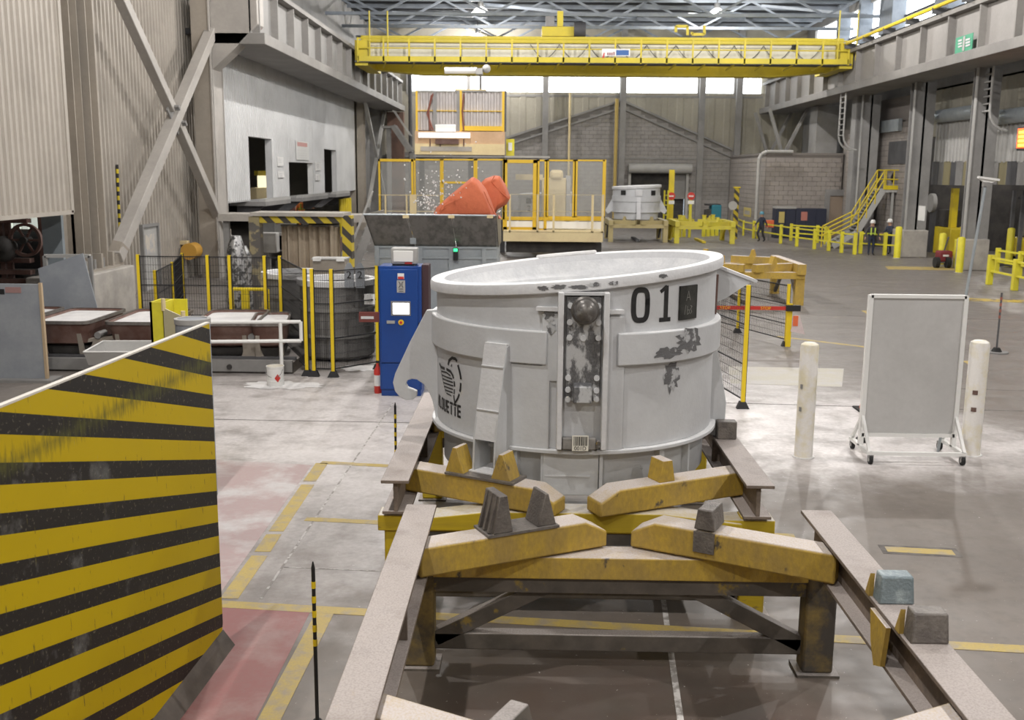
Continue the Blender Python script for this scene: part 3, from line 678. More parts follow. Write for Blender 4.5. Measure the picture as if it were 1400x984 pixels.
def stand(label, cx, cy, mr, ma, ml, md, dyf=0, mc=None, group='pot stands'):
    t = thing('pot_stand', label, 'stand', (cx,cy,0), group)
    O = Vector((cx,cy,0))
    P = lambda x, y, z: Vector((cx+x, cy+y, z))
    for s in (-1, 1):
        xa, xb = sorted((s*1.50, s*1.75))
        xm = (xa+xb)/2
        mb = MB().box(cx+xa,cx+xb,cy-1.86,cy+1.86,1.262,1.292).box(cx+xm-.02,cx+xm+.02,cy-1.80,cy+1.80,.985,1.262).box(cx+xa,cx+xb,cy-1.80,cy+1.80,.955,.985)
        for yy in (-1.2,0,1.2): mb.box(cx+xa+.02,cx+xb-.02,cy+yy-.01,cy+yy+.01,.985,1.262)
        mb.build('side_rail', mr, t, bevel=.005)
        for e in (-1, 1):
            # end arm: box section, from the rail towards the middle, tip chamfered
            q = dyf if e < 0 else 0; a = Vector((s*1.60, e*1.10-q)); b_ = Vector((s*.15, e*1.84-q)); d = (b_-a).normalized(); n = Vector((-d.y, d.x))*.125
            ln = (b_-a).length
            prof = [(0,1.0),(ln,1.0),(ln,1.13),(ln-.20,1.235),(0,1.235)]
            pts = [P(a.x+d.x*u-n.x, a.y+d.y*u-n.y, z) for u, z in prof]
            MB().prism(pts, (2*n.x, 2*n.y, 0)).build('end_arm', ma, t, bevel=.018)
            MB().box(cx+s*1.62-.125,cx+s*1.62+.125,cy+e*1.62-.10,cy+e*1.62+.10,.02,.955).build('leg', ml, t, bevel=.02)
            MB().box(cx+s*1.62-.17,cx+s*1.62+.17,cy+e*1.62-.14,cy+e*1.62+.14,0,.02).build('foot_plate', md, t)
            MB().beam(P(s*1.5,e*1.66,.22), P(s*.5,e*1.66,.74), .12, .13).build('diagonal_brace', md, t, bevel=.008)
    for e in (-1, 1):
        y0, y1 = sorted((e*1.50, e*1.78))
        MB().prism([P(-1.5,y0,.80),P(1.5,y0,.80),P(1.5,y0,.90),P(.8,y0,.985),P(-.8,y0,.985),P(-1.5,y0,.90)],(0,y1-y0,0)).build('cross_beam', mc or ma, t, bevel=.01)
        MB().box(cx-1.5,cx+1.5,cy+y0+.04,cy+y1-.04,.67,.80).build('lower_chord', md, t)
        MB().box(cx-1.5,cx+1.5,cy+e*1.66-.06,cy+e*1.66+.06,.14,.28).build('ground_beam', md, t, bevel=.008)
    return t
s1 = stand('empty ochre and rust pot stand nearest the camera', .74, 6.25, M_str, M_sty, mat('stained_leg_paint', (.24,.17,.055), (.075,.065,.055), sc=2.6, lo=.40, hi=.56, rough=.6, fine=.12), M_std, .14)
def arm_pt(cx, cy, s, e, f): return (cx+s*(1.60-1.45*f), cy+e*(1.10+.74*f), 1.235)
def arm_ang(s, e): return math.atan2(e*.74, -s*1.45)
def shoe(t, c, ang, l=.34): 
    ca, sa = math.cos(ang), math.sin(ang); mb = MB().box(-l/2,l/2,-.14,.14,0,.02); mb.xf(Matrix.Translation(c) @ Matrix.Rotation(ang,4,'Z')); mb.build('wear_plate', M_worn, t)
# near stand: two guides on the left back arm, one draped on the right back arm, blocks on the right rail, one on the front left arm
an = arm_ang(-1, 1)
c = arm_pt(.74,6.25,-1,1,.42); MB_ = guide(MB(), (c[0],c[1],1.255), an, .26, .30, .17, .07); g1 = MB_.build('wedge_guide', M_worn, s1, bevel=.008, label='worn grey wedge guide with ribs')
for k in (-1,0,1):
    q = Vector((c[0],c[1],0)) + Vector((-math.sin(an), math.cos(an), 0))*.085*k - Vector((math.cos(an), math.sin(an), 0))*.055
    MB().beam((q.x-.045*math.cos(an),q.y-.045*math.sin(an),1.26),(q.x+.03*math.cos(an),q.y+.03*math.sin(an),1.545),.03,.03).build('rib', M_worn, g1)
c = arm_pt(.74,6.25,-1,1,.66); guide(MB(), (c[0],c[1],1.255), an, .22, .26, .17, .025).build('wedge_guide', M_worn, s1, bevel=.006)
cc = arm_pt(.74,6.25,-1,1,.53); shoe(s1, (cc[0],cc[1],1.235), an, .62)
MB().add([(0,0,0)],[]) 
ar = arm_ang(1, 1); c = arm_pt(.74,6.25,1,1,.62)
mb = guide(MB(), (c[0],c[1],1.25), ar, .27, .17, .17, .12); g2 = mb.build('wedge_guide', M_worn, s1, bevel=.01)
fx = Vector((math.sin(ar), -math.cos(ar), 0)); fx = fx if fx.y < 0 else -fx
q = Vector(c) + fx*.132
mb = MB().beam(q+Vector((0,0,.0)), q+Vector((0,0,-.17)), .17, .012, tuple(fx)); mb.build('wear_plate', M_worn, s1)
for yy, m_ in ((6.28, M_bluew), (5.72, M_worn)):
    x = .74+1.625
    mb = MB().prism([(x-.11,yy-.05,1.292),(x+.12,yy-.05,1.292),(x+.115,yy-.02,1.47),(x-.085,yy-.02,1.47)],(0,.13,0)); mb.build('rail_block', m_, s1, bevel=.012)
    MB().prism([(x-.13,yy+.085,1.292),(x-.13,yy+.16,1.292),(x-.13,yy+.085,1.45)],(.03,0,0)).build('block_gusset', M_sty, s1)
x = .74+1.5
mb = MB().prism([(x-.03,5.95,1.262),(x-.03,6.25,1.262),(x-.03,6.2,1.06),(x-.03,6.12,.93),(x-.03,6.0,.98)],(.03,0,0)); mb.build('hanging_saddle', M_sty, s1)
c = arm_pt(.74,6.11,-1,-1,.52); af = arm_ang(-1,-1)
g3 = guide(MB(), (c[0]+.02,c[1],1.24), af, .24, .16, .20, .10).build('wedge_guide', M_std, s1, bevel=.008)
# far stand, carrying the pot
s2 = stand('yellow pot stand carrying the large pot marked 01', .43, 10.62, M_str, M_sty, M_stb, M_std, 0, M_stb)
for e in (-1,):
    MB().box(.43-1.80,.43+1.80,10.62-1.75,10.62-1.50,.78,.93).build('end_sill', M_stb, s2, bevel=.012)
    MB().box(.43-1.5,.43+1.5,10.62-1.76,10.62-1.62,.3,.42).build('ground_sill', M_stb, s2, bevel=.01)
a2 = arm_ang(-1,-1)
for f, w_ in ((.36,.20),(.66,.20)):
    c = arm_pt(.43,10.62,-1,-1,f); guide(MB(), (c[0],c[1],1.25), a2, .2, .24, .20, .04).build('wedge_guide', M_sty, s2, bevel=.006)
cc = arm_pt(.43,10.62,-1,-1,.53); shoe(s2, (cc[0],cc[1],1.235), a2, .72)
c = arm_pt(.43,10.62,1,-1,.56); guide(MB(), (c[0],c[1],1.235), arm_ang(1,-1), .2, .20, .17, .10).build('wedge_guide', M_sty, s2, bevel=.006)
q = gz(990,598,1.3); MB().box(q.x-.08,q.x+.12,q.y-.05,q.y+.08,1.292,1.48).build('rail_block', M_worn, s2, bevel=.01)

# ================================================================ THE POT
PX, PY, RB = .46, 10.66, 1.44
M_pot = mat('pale_grey_pot_paint', (.58,.595,.61), (.52,.53,.545), sc=1.6, rough=.55, fine=.03, dust=((.80,.80,.80), 1.0), chip=((.10,.10,.105), 3.2, .715), bump=.12, bsc=30)
M_potw = mat('dusty_white_pot_rim', (.66,.665,.675), (.60,.605,.62), sc=2.2, rough=.75, dust=((.86,.86,.86), 1.0), chip=((.14,.14,.14), 10, .70), bump=.25, bsc=25)
M_potin = mat('white_lined_pot_inside', (.74,.745,.75), (.62,.63,.645), sc=3, rough=.9, bump=.5, bsc=14)
M_knob = mat('dark_worn_knob', (.13,.12,.11), (.30,.30,.30), sc=6, lo=.56, hi=.66, rough=.38, metal=.4)
M_scuff = mat('scuffed_dark_plate', (.075,.075,.08), (.50,.51,.52), sc=5, lo=.49, hi=.56, rough=.45, metal=.25, stretch=(1.6,1.6,.8), fine=.1)
M_scuff2 = mat('scraped_grey_paint', (.11,.11,.115), (.50,.515,.53), sc=9, lo=.55, hi=.60, rough=.6)
M_mark = mat('black_stencil_paint', (.016,.016,.018), (.03,.03,.03), sc=6, rough=.6)
SL = .094
def slant(p):
    f = min(1, max(0, (p.z-2.62)/.28)); return (p.x, p.y, p.z + SL*(p.x-PX)*f)
pot = thing('crucible_pot', 'large pale grey steel pot numbered 01 resting on the yellow stand', 'pot', (PX,PY,1.0))
MB().lathe([(0,1.02),(RB-.10,1.02),(RB-.07,1.06),(RB-.07,1.44),(RB,1.48),(RB,2.96)], (PX,PY,0), 96).map(slant).build('shell', M_pot, pot)
MB().lathe([(RB-.02,2.955),(RB+.05,2.955),(RB+.065,2.965),(RB+.067,3.035),(RB+.055,3.055),(RB-.05,3.06),(RB-.075,3.045),(RB-.09,2.98)], (PX,PY,0), 96).map(slant).build('rim', M_potw, pot)
MB().lathe([(RB-.089,2.982),(RB-.12,2.90),(RB-.20,2.82),(RB-.22,2.55),(RB-.5,2.46),(0,2.44)], (PX,PY,0), 96).map(slant).build('lining', M_potin, pot)
mb = MB().ring((PX,PY,0), RB-.08, RB+.05, 3.04, 3.085, 168, 196, 30).map(slant); mb.build('powder_crust', M_powder, pot, bevel=.02)
MB().ring((PX,PY,0), RB-.06, RB+.055, 1.435, 1.475, 0, 360, 96).build('lower_flange', M_pot, pot, bevel=.008)
MB().ring((PX,PY,0), RB-.02, RB+.055, 2.27, 2.58, -100, -12, 60).build('upper_band', M_pot, pot, bevel=.012)
MB().ring((PX,PY,0), RB-.02, RB+.065, 2.27, 2.57, 13, 96, 60).build('upper_band', M_pot, pot, bevel=.012)
MB().ring((PX,PY,0), RB-.02, RB+.03, 1.475, 2.26, -27, -11, 12).build('stiffening_pad', M_pot, pot, bevel=.006)
MB().ring((PX,PY,0), RB-.02, RB+.03, 1.475, 2.72, 8, 16, 8).build('stiffening_pad', M_pot, pot, bevel=.006)
MB().ring((PX,PY,0), RB-.02, RB+.03, 2.12, 2.74, -14, -7, 8).build('stiffening_pad', M_pot, pot, bevel=.006)
for a0, a1, z in ((-16,-8,2.77),(9,15,2.75)): MB().ring((PX,PY,0), RB-.02, RB+.06, z, z+.035, a0, a1, 8).build('ledge', M_potw, pot)
def loc_at(phi):       # frame on the pot wall: x = tangent (to the right seen from outside), y = outward, z up
    t = R(phi); return Matrix(((math.cos(t), math.sin(t), 0, PX), (math.sin(t), -math.cos(t), 0, PY), (0,0,1,0), (0,0,0,1)))
PH = .6
def part_at(phi, mb, nm, m, par=pot, **k):
    mb.f = [tuple(reversed(f)) for f in mb.f]
    return mb.xf(loc_at(phi)).build(nm, m, par, **k)
for x in (-.205, .205): part_at(PH, MB().box(x-.026,x+.026,RB-.05,RB+.12,1.5,2.95), 'guide_bar', M_potw, bevel=.008)
part_at(PH, MB().box(-.18,.18,RB-.06,RB+.02,1.5,2.93), 'back_plate', M_pot)
part_at(PH, MB().box(-.18,.18,RB+.0,RB+.10,2.925,2.95), 'cap_strip', M_pot)
tp = part_at(PH, MB().box(-.155,.16,RB+.02,RB+.08,1.95,2.91), 'trunnion_plate', M_scuff, bevel=.008, label='scuffed dark bolted plate with round knob')
ball = MB().lathe([(0,.17),(.05,.165),(.095,.135),(.12,.08),(.128,0),(.15,-.02),(.15,-.06)], n=28)
ball.xf(Matrix.Translation((.012, RB+.12, 2.79)) @ Matrix.Scale(.86,4) @ Matrix.Rotation(R(-90),4,'X')); part_at(PH, ball, 'trunnion_knob', M_knob, par=tp)
for (x, z) in ((-.12,2.83),(.13,2.83),(-.125,2.68),(.135,2.68),(-.125,2.54),(0,2.535),(.135,2.54),(-.13,2.06),(.13,2.055),(-.13,1.97),(.13,1.975),(-.13,2.17),(.13,2.17)):
    part_at(PH, MB().tube((x,RB+.07,z),(x,RB+.10,z),.027,10), 'bolt', M_pot, par=tp)
part_at(PH, MB().prism([(-.085,RB+.08,1.95),(-.085,RB+.17,1.95),(-.085,RB+.15,2.10),(-.085,RB+.08,2.13)],(.17,0,0)), 'stop_block', M_scuff, par=tp, bevel=.01)
tg = part_at(PH-.3, MB().box(-.165,.145,RB+.03,RB+.10,1.495,1.61), 'tag_holder', mat('grimy_tag_steel', (.30,.29,.27),(.2,.19,.18),sc=6), bevel=.012)
part_at(PH-.3, MB().box(-.075,.075,RB+.10,RB+.108,1.49,1.635), 'barcode_label', mat('label_paper', (.72,.70,.62), fine=.02), par=tg)
mb = MB(); x = -.06; rnd = random.Random(4)
while x < .058:
    w_ = rnd.choice((.004,.006,.009)); mb.box(x,x+w_,RB+.108,RB+.110,1.54,1.625); x += w_+rnd.choice((.004,.006))
part_at(PH-.3, mb, 'barcode', M_mark, par=tg)
for x in (-.19,.165): part_at(PH-.3, MB().tube((x,RB+.05,1.56),(x,RB+.11,1.56),.022,8), 'bolt', M_std, par=tg)
def text_mesh(s, size, depth=.002):
    cu = bpy.data.curves.new('txt', 'FONT'); cu.body = s; cu.size = size; cu.align_x = 'CENTER'
    ob = bpy.data.objects.new('txt', cu); C.objects.link(ob); dg = bpy.context.evaluated_depsgraph_get()
    me = bpy.data.meshes.new_from_object(ob.evaluated_get(dg)); mb = MB().add([tuple(v.co) for v in me.vertices], [tuple(p.vertices) for p in me.polygons])
    bpy.data.objects.remove(ob); bpy.data.curves.remove(cu); bpy.data.meshes.remove(me); return mb
mb = text_mesh('001D', .05); mb.map(lambda p: (p.x, RB+.1095, p.y+1.498)); part_at(PH-.3, mb, 'lettering', M_mark, par=tg, smooth=False)
# lower skirt ribs and panels
part_at(0, MB().box(-.33,.19,RB-.12,RB-.03,1.02,1.43), 'skirt_panel', M_pot, bevel=.006)
for ph, w_ in ((-13.5,.03),(8.5,.03),(-24,.03),(34,.06),(50,.03)): part_at(ph, MB().box(-w_/2,w_/2,RB-.10,RB+.0,1.03,1.435), 'skirt_rib', M_pot)
part_at(-1.5, MB().box(-.28,.15,RB-.03,RB-.02,1.2,1.215), 'weld_bead', M_potw)
# foot: tapered channel on the left front
FA = -30.5
ft = part_at(FA, MB().prism([(-.125,RB+.02,1.26),(-.125,RB+.30,1.26),(-.125,RB+.28,1.6),(-.125,RB+.10,2.42),(-.125,RB-.02,2.45)],(.02,0,0)), 'foot_channel', M_pot, label='tapered foot channel open at the bottom')
part_at(FA, MB().prism([(.105,RB+.02,1.26),(.105,RB+.30,1.26),(.105,RB+.28,1.6),(.105,RB+.10,2.42),(.105,RB-.02,2.45)],(.02,0,0)), 'side_plate', M_pot, par=ft)
part_at(FA, MB().prism([(-.118,RB+.285,1.56),(-.118,RB+.265,1.56),(-.118,RB+.08,2.40),(-.118,RB+.11,2.43)],(.236,0,0)), 'front_plate', M_potw, par=ft)
part_at(FA, MB().box(-.12,.12,RB-.03,RB+.10,2.42,2.445), 'cap', M_potw, par=ft)
for z in (1.83, 2.23): 
    yy = RB+.285-(z-1.56)*.20; part_at(FA, MB().box(-.118,.118,yy-.01,yy+.012,z,z+.012), 'weld_bead', M_pot, par=ft)
part_at(FA, MB().box(-.16,.16,RB+.0,RB+.33,1.245,1.265), 'foot_plate', M_potw, par=ft)
# hook bracket on the left
hk = [(602,423),(583,424),(560,468),(540,511),(537,523),(540,535),(547,543),(555,547),(565,546),(570,541),(570,535),(564,532),(558,530),(555,525),(557,520),(563,518),(570,519),(579,525),(586,535),(591,547),(595,565),(597,585),(604,590),(604,470)]
YH = 10.45
MB().prism([at(px,py,YH) for px, py in hk],(0,.07,0)).build('hook_bracket', M_pot, pot, bevel=.008, smooth=False)
gs_ = [(960,445),(974,440),(984,495),(993,550),(990,590),(978,596),(960,590)]
MB().prism([at(px,py,10.5) for px, py in gs_],(0,.08,0)).build('rear_bracket', M_pot, pot, bevel=.008, smooth=False)
sp_ = [at(px,py,10.75) for px, py in ((976,361),(1031,383),(1010,396),(992,408),(976,414))]
MB().prism(sp_,(0,.06,0)).build('lip_bracket', M_pot, pot, smooth=False)
MB().beam(at(974,361,10.88),at(1031,383,10.88),.30,.03).build('lip_flange', M_potw, pot, smooth=False)
MB().tube(at(980,375,10.62),at(975,455,10.62),.022).build('hose', M_rust, pot)
# painted marks: strokes bent round the shell
def wrap(mb_pts, r):   # (arc length from phi 0, z) -> point
    return lambda u, z: (PX+r*math.sin(u/r), PY-r*math.cos(u/r), z)
def stroke(mb, pts, w, r, closed=False):
    pts = [Vector((p[0],p[1])) for p in pts]
    if closed: pts = pts + [pts[0], pts[1]]
    dense = []
    for a, c in zip(pts, pts[1:]):
        n = max(1, int((c-a).length/.03)); dense += [a+(c-a)*k/n for k in range(n)]
    dense.append(pts[-1]); f = wrap(None, r); vs = []
    for k, p in enumerate(dense):
        d0 = (p-dense[k-1]).normalized() if k else (dense[1]-p).normalized(); d1 = (dense[k+1]-p).normalized() if k < len(dense)-1 else d0
        t = d0+d1; t = t.normalized() if t.length > .2 else d0; n = Vector((-t.y,t.x))*w/2/max(.6, t.dot(d0))
        vs += [f(*(p+n)), f(*(p-n))]
    return mb.add(vs, [(2*k,2*k+1,2*k+3,2*k+2) for k in range(len(dense)-1)])
def cyl(px, py, r=RB):   # pixel on the pot wall -> (arc length, z)
    d = ray(px,py); ox, oy = -PX, -PY
    A_ = d.x**2+d.y**2; B_ = ox*d.x+oy*d.y; C_ = ox*ox+oy*oy-r*r; q = max(0, B_*B_-A_*C_); t = (-B_-math.sqrt(q))/A_
    x, y, z = d.x*t-PX, d.y*t-PY, H+d.z*t; return (math.atan2(x,-y)*r, z)
rm = RB+.004
def oval(cx_, cz_, rx, rz, n=28): return [(cx_+rx*math.copysign(abs(math.cos(2*math.pi*k/n))**.6, math.cos(2*math.pi*k/n)), cz_+rz*math.copysign(abs(math.sin(2*math.pi*k/n))**.6, math.sin(2*math.pi*k/n))) for k in range(n)]
u0, z0 = cyl(876,417); u1, z1 = cyl(909,414)
mb = stroke(MB(), oval(u0,z0,.072,.14), .05, rm, True)
stroke(mb, [(u1+.015,z1-.16),(u1+.015,z1+.16)], .05, rm); stroke(mb, [(u1-.06,z1-.155),(u1+.075,z1-.155)], .04, rm); stroke(mb, [(u1-.055,z1+.105),(u1+.02,z1+.155)], .035, rm)
mb.build('stencilled_number', M_mark, pot, smooth=False, label='black stencilled number 01')
u2, z2 = cyl(940,413)
mb = MB().ring((PX,PY,0), RB, RB+.02, z2-.16, z2+.16, math.degrees((u2-.13)/RB), math.degrees((u2+.13)/RB), 6)
bp2 = mb.build('slate_plate', mat('black_slate', (.022,.022,.02),(.05,.05,.045),sc=7,rough=.7), pot, label='black square with chalk writing')
M_chalk = mat('chalk_line', (.22,.22,.20), fine=0); rc = RB+.024; mb = MB()
for p in ([(-.03,.02),(0,.11),(.03,.02)],[(-.02,.05),(.02,.05)],[(-.05,-.11),(-.035,-.02)],[(-.01,-.03),(-.01,-.11),(.02,-.10),(.02,-.07),(-.01,-.07)],[(.035,-.03),(.06,-.04),(.04,-.065),(.06,-.09),(.035,-.11)]):
    stroke(mb, [(u2+a,z2+b_) for a, b_ in p], .007, rc)
mb.build('chalk_writing', M_chalk, bp2, smooth=False)
# bird emblem and word, traced on the wall where they stand
def lp(x, y): return cyl(530+x/4.472, 440+y/4.472)
mb = MB()
for pts, w_ in (([(370,262),(376,235),(395,219),(415,225),(425,240)],.030), ([(430,262),(440,300),(446,330),(448,350)],.030), ([(447,372),(445,410),(441,425)],.026), ([(438,440),(428,468),(411,495),(407,470),(405,447)],.022),
                ([(318,252),(328,275),(350,285)],.028), ([(360,287),(385,302),(398,325),(404,345)],.028), ([(407,362),(410,395)],.024), ([(409,410),(406,440)],.018),
                ([(330,300),(360,308),(385,328)],.016), ([(333,322),(395,348)],.014), ([(337,345),(400,369)],.014), ([(341,368),(402,390)],.014), ([(346,391),(400,411)],.014), ([(352,413),(398,431)],.013), ([(360,434),(390,450)],.012), ([(320,255),(328,300),(340,360),(356,430)],.010), ([(389,262),(392,268)],.030)):
    stroke(mb, [lp(*p) for p in pts], w_, rm)
mb.build('bird_emblem', M_mark, pot, smooth=False, label='black stencilled bird emblem')
mb = MB(); ua, za = lp(312,480); ub, zb_ = lp(452,562)
W = (ub-ua)/8
hgt = .125
zz = lambda k: cyl(603+k*3.4, 560)[1]*0 + (za + (zb_-za)*k/8)
base_z = min(za, zb_)
GL = {'A':[[(.05,0),(.4,1)],[(.6,1),(.95,0)]],'L':[[(.15,1),(.15,0)],[(.3,.05),(.9,.05)]],'O':[[(.5,.98),(.15,.85),(.12,.5),(.15,.15),(.5,.02)],[(.6,.98),(.88,.85),(.92,.5),(.88,.15),(.6,.02)]],
      'U':[[(.12,1),(.12,.3),(.3,.05),(.6,.05),(.85,.25)],[(.88,.38),(.88,1)]],'E':[[(.12,1),(.12,0)],[(.1,.92),(.9,.92)],[(.1,.5),(.9,.5)],[(.1,.08),(.9,.08)]],'T':[[(.02,.92),(.98,.92)],[(.5,.75),(.5,0)]]}
for k, ch in enumerate('ALOUETTE'):
    for p in GL[ch]: stroke(mb, [(ua+W*(k+.08+.84*x), base_z-.045+hgt*y) for x, y in p], .024, rm)
mb.build('stencilled_word', M_mark, pot, smooth=False, label='black stencilled word ALOUETTE')
# scraped patches
def blob(nm, px, py, rx, rz, r, m_):
    rnd = random.Random(px); u, z = cyl(px,py); n = 26; pts = []
    for k in range(n):
        a = 2*math.pi*k/n; f = .6+.55*rnd.random(); pts.append((u+rx*f*math.cos(a), z+rz*f*math.sin(a)))
    f = wrap(None, r); mb = MB().add([f(u,z)]+[f(*p) for p in pts], [(0,1+k,1+(k+1)%n) for k in range(n)]); mb.build(nm, m_, pot, smooth=False)
blob('paint_scrape', 940, 464, .22, .13, RB+.069, M_scuff2); blob('paint_scrape', 912, 481, .17, .065, RB+.069, M_scuff2)
blob('paint_scrape', 918, 514, .11, .16, RB+.005, M_scuff2); blob('paint_scrape', 751, 430, .05, .07, RB+.036, M_scuff2); blob('paint_scrape', 754, 448, .05, .06, RB+.036, M_scuff2)
for px, py, rx_ in ((742,393,.06),(765,391,.08),(790,391,.09),(812,388,.07),(838,386,.05),(905,376,.05)): blob('rim_flake', px, py, rx_, .022, RB+.0695, M_scuff2)

# ================================================================ HAZARD PANEL
FP = gz(306,881); d_ = gz(228,984)-FP; d_.z = 0; d_.normalize()
U = -d_                                                # along the panel, away from the camera
Lp = 5.2; Ht = 2.78
m = bpy.data.materials.new('hazard_striped_paint'); m.use_nodes = True; N = m.node_tree.nodes; L = m.node_tree.links; b = N['Principled BSDF']
tc = N.new('ShaderNodeTexCoord'); sp = N.new('ShaderNodeSeparateXYZ'); L.new(tc.outputs['Object'], sp.inputs[0]); O_ = tc.outputs['Object']
wv = math_node(N, L, 'ADD', sp.outputs[2], math_node(N, L, 'MULTIPLY', sp.outputs[0], 278e-3))
fr = math_node(N, L, 'FRACT', math_node(N, L, 'DIVIDE', math_node(N, L, 'ADD', wv, 27.3085), .272))
blk = math_node(N, L, 'LESS_THAN', fr, .44)
col = mix_node(N, L, blk, (.56,.40,.002), (.024,.021,.019))
col = mix_node(N, L, math_node(N, L, 'MULTIPLY', noise_node(N, L, O_, 1.2, .4, .7), .25), col, mix_node(N, L, blk, (.44,.31,.004), (.035,.03,.026)))
# scratches, down-running
mp = N.new('ShaderNodeMapping'); mp.inputs['Scale'].default_value = (9,9,1.6); L.new(O_, mp.inputs[0])
col = mix_node(N, L, math_node(N, L, 'MULTIPLY', noise_node(N, L, mp.outputs[0], 3.5, .63, .66, 9), .85), col, (.10,.088,.03))
col = mix_node(N, L, math_node(N, L, 'MULTIPLY', noise_node(N, L, mp.outputs[0], 7.5, .68, .70, 8), .55), col, (.36,.33,.20))
col = mix_node(N, L, math_node(N, L, 'MULTIPLY', math_node(N, L, 'MULTIPLY', noise_node(N, L, O_, 34, .60, .64, 5), blk), .6), col, (.22,.20,.14))
# the long greenish rub mark running down to the left
rub = math_node(N, L, 'ADD', math_node(N, L, 'SUBTRACT', sp.outputs[2], 2.47), math_node(N, L, 'MULTIPLY', sp.outputs[0], 0))
rubd = math_node(N, L, 'ABSOLUTE', rub); rn = math_node(N, L, 'ADD', rubd, math_node(N, L, 'MULTIPLY', noise_node(N, L, mp.outputs[0], 3.4, .3, .7, 9), .17))
rm_ = N.new('ShaderNodeMapRange'); rm_.inputs[1].default_value = .17; rm_.inputs[2].default_value = .05; L.new(rn, rm_.inputs[0])
col = mix_node(N, L, math_node(N, L, 'MULTIPLY', rm_.outputs[0], .82), col, (.105,.105,.025))
# pale scuffs low on the left
scf = noise_node(N, L, O_, 2.2, .56, .68, 9)
lft = N.new('ShaderNodeMapRange'); lft.inputs[1].default_value = -1.3; lft.inputs[2].default_value = -2.2; L.new(sp.outputs[0], lft.inputs[0])
col = mix_node(N, L, math_node(N, L, 'MULTIPLY', math_node(N, L, 'MULTIPLY', math_node(N, L, 'MULTIPLY', scf, blk), lft.outputs[0]), .5), col, (.30,.30,.29))
L.new(col, b.inputs['Base Color']); b.inputs['Roughness'].default_value = .55; b.inputs['Specular IOR Level'].default_value = .25
M_haz = m
hp = thing('hazard_barrier', 'tall steel barrier plate with yellow and black slanted stripes at the left', 'barrier', FP)
hp.rotation_euler = (0,0,math.atan2(U.y,U.x))
ORG[hp.name] = Vector((0,0,0))                         # parts below are given in the barrier's own axes: x along, z up
MB().prism([(-Lp,0,.14),(-.02,0,.14),(0,0,.20),(0,0,Ht),(-Lp,0,Ht)],(0,.03,0)).build('striped_plate', M_haz, hp, smooth=False)
MB().box(-Lp,.0,-.003,.033,Ht,Ht+.012).build('top_edge', mat('lit_white_edge', (.70,.66,.60)), hp)  # white top edge, the light on it put into its pale colour
MB().prism([(-Lp,.0,.14),(-Lp,-.10,0),(-Lp,.14,0),(-Lp,.03,.14)],(Lp,0,0)).build('base_skirt', M_std, hp)
MB().prism([(-.35,.03,0),(-.35,1.0,0),(-.35,.03,1.6)],(.05,0,0)).build('rear_gusset', M_beige, hp)
MB().prism([(-3,.03,0),(-3,1.0,0),(-3,.03,1.6)],(.05,0,0)).build('rear_gusset', M_beige, hp)
# ================================================================ LEFT MIDDLE GROUND
M_glass = mat('dirty_clear_sheet', (.55,.56,.54), rough=.12, fine=.02)
_b = M_glass.node_tree.nodes['Principled BSDF']; _b.inputs['Alpha'].default_value = .22
M_mesh = M_wire
def fence(name, label, pts, h=2.13, posts=None, pm=None, group='mesh fences', step=.055, foot=True, mids=(.36,.68)):
    t = thing(name, label, 'fence', (pts[0][0],pts[0][1],0), group); pm = pm or M_ypost
    for k, (x, y) in enumerate(pts):
        if posts and not posts[k]: continue
        p = MB().box(x-.032,x+.032,y-.032,y+.032,.10 if foot else 0,h).build('post', pm, t)
        MB().box(x+.033,x+.045,y-.02,y+.02,.12,h-.01).build('black_channel', M_wire, p)
        if foot: MB().prism([(x-.11,y-.07,0),(x+.11,y-.07,0),(x+.05,y-.04,.12),(x-.05,y-.04,.12)],(0,.12,0)).build('foot', M_black, p)
    for (x0, y0), (x1, y1) in zip(pts, pts[1:]):
        a = Vector((x0,y0,0)); c = Vector((x1,y1,0)); d = c-a; l = d.length
        for z in (.16, h-.04) + tuple(h*f for f in mids): MB().beam(a+Vector((0,0,z)), c+Vector((0,0,z)), .022, .022).build('frame_bar', M_wire, t)
        mb = MB(); n = max(2, int(l/step))
        for j in range(1, n): q = a+d*j/n; mb.tube((q.x,q.y,.16),(q.x,q.y,h-.04),.0035,3)
        z = .3
        while z < h-.05: mb.tube(a+Vector((0,0,z)), c+Vector((0,0,z)), .004, 3); z += .16
        mb.build('wire_mesh', M_mesh, t, kind='stuff')
    return t
YB = 22.75
xs = [gx_ for gx_ in (at(px,345,YB).x for px in (188,283,313,361,382))]
fence('mesh_fence', 'black wire mesh fence with yellow posts behind the powder pans', [(x,YB) for x in xs])
fence('mesh_fence', 'mesh fence section running from the last pan towards the pail', [(xs[-1]+.05,YB-.1),(-4.42,19.85)], posts=[0,1])
fence('mesh_fence', 'mesh gate panel between three yellow posts left of the blue cabinet', [(-4.27,19.8),(-3.88,19.75),(-3.13,20.6),(-2.98,20.6)], step=.04)
fence('mesh_fence', 'short back mesh fence leading to the ribbed left wall', [(xs[0]+.25,YB+.3),(-8.9,25.2),(-9.6,28.0)], h=1.75)
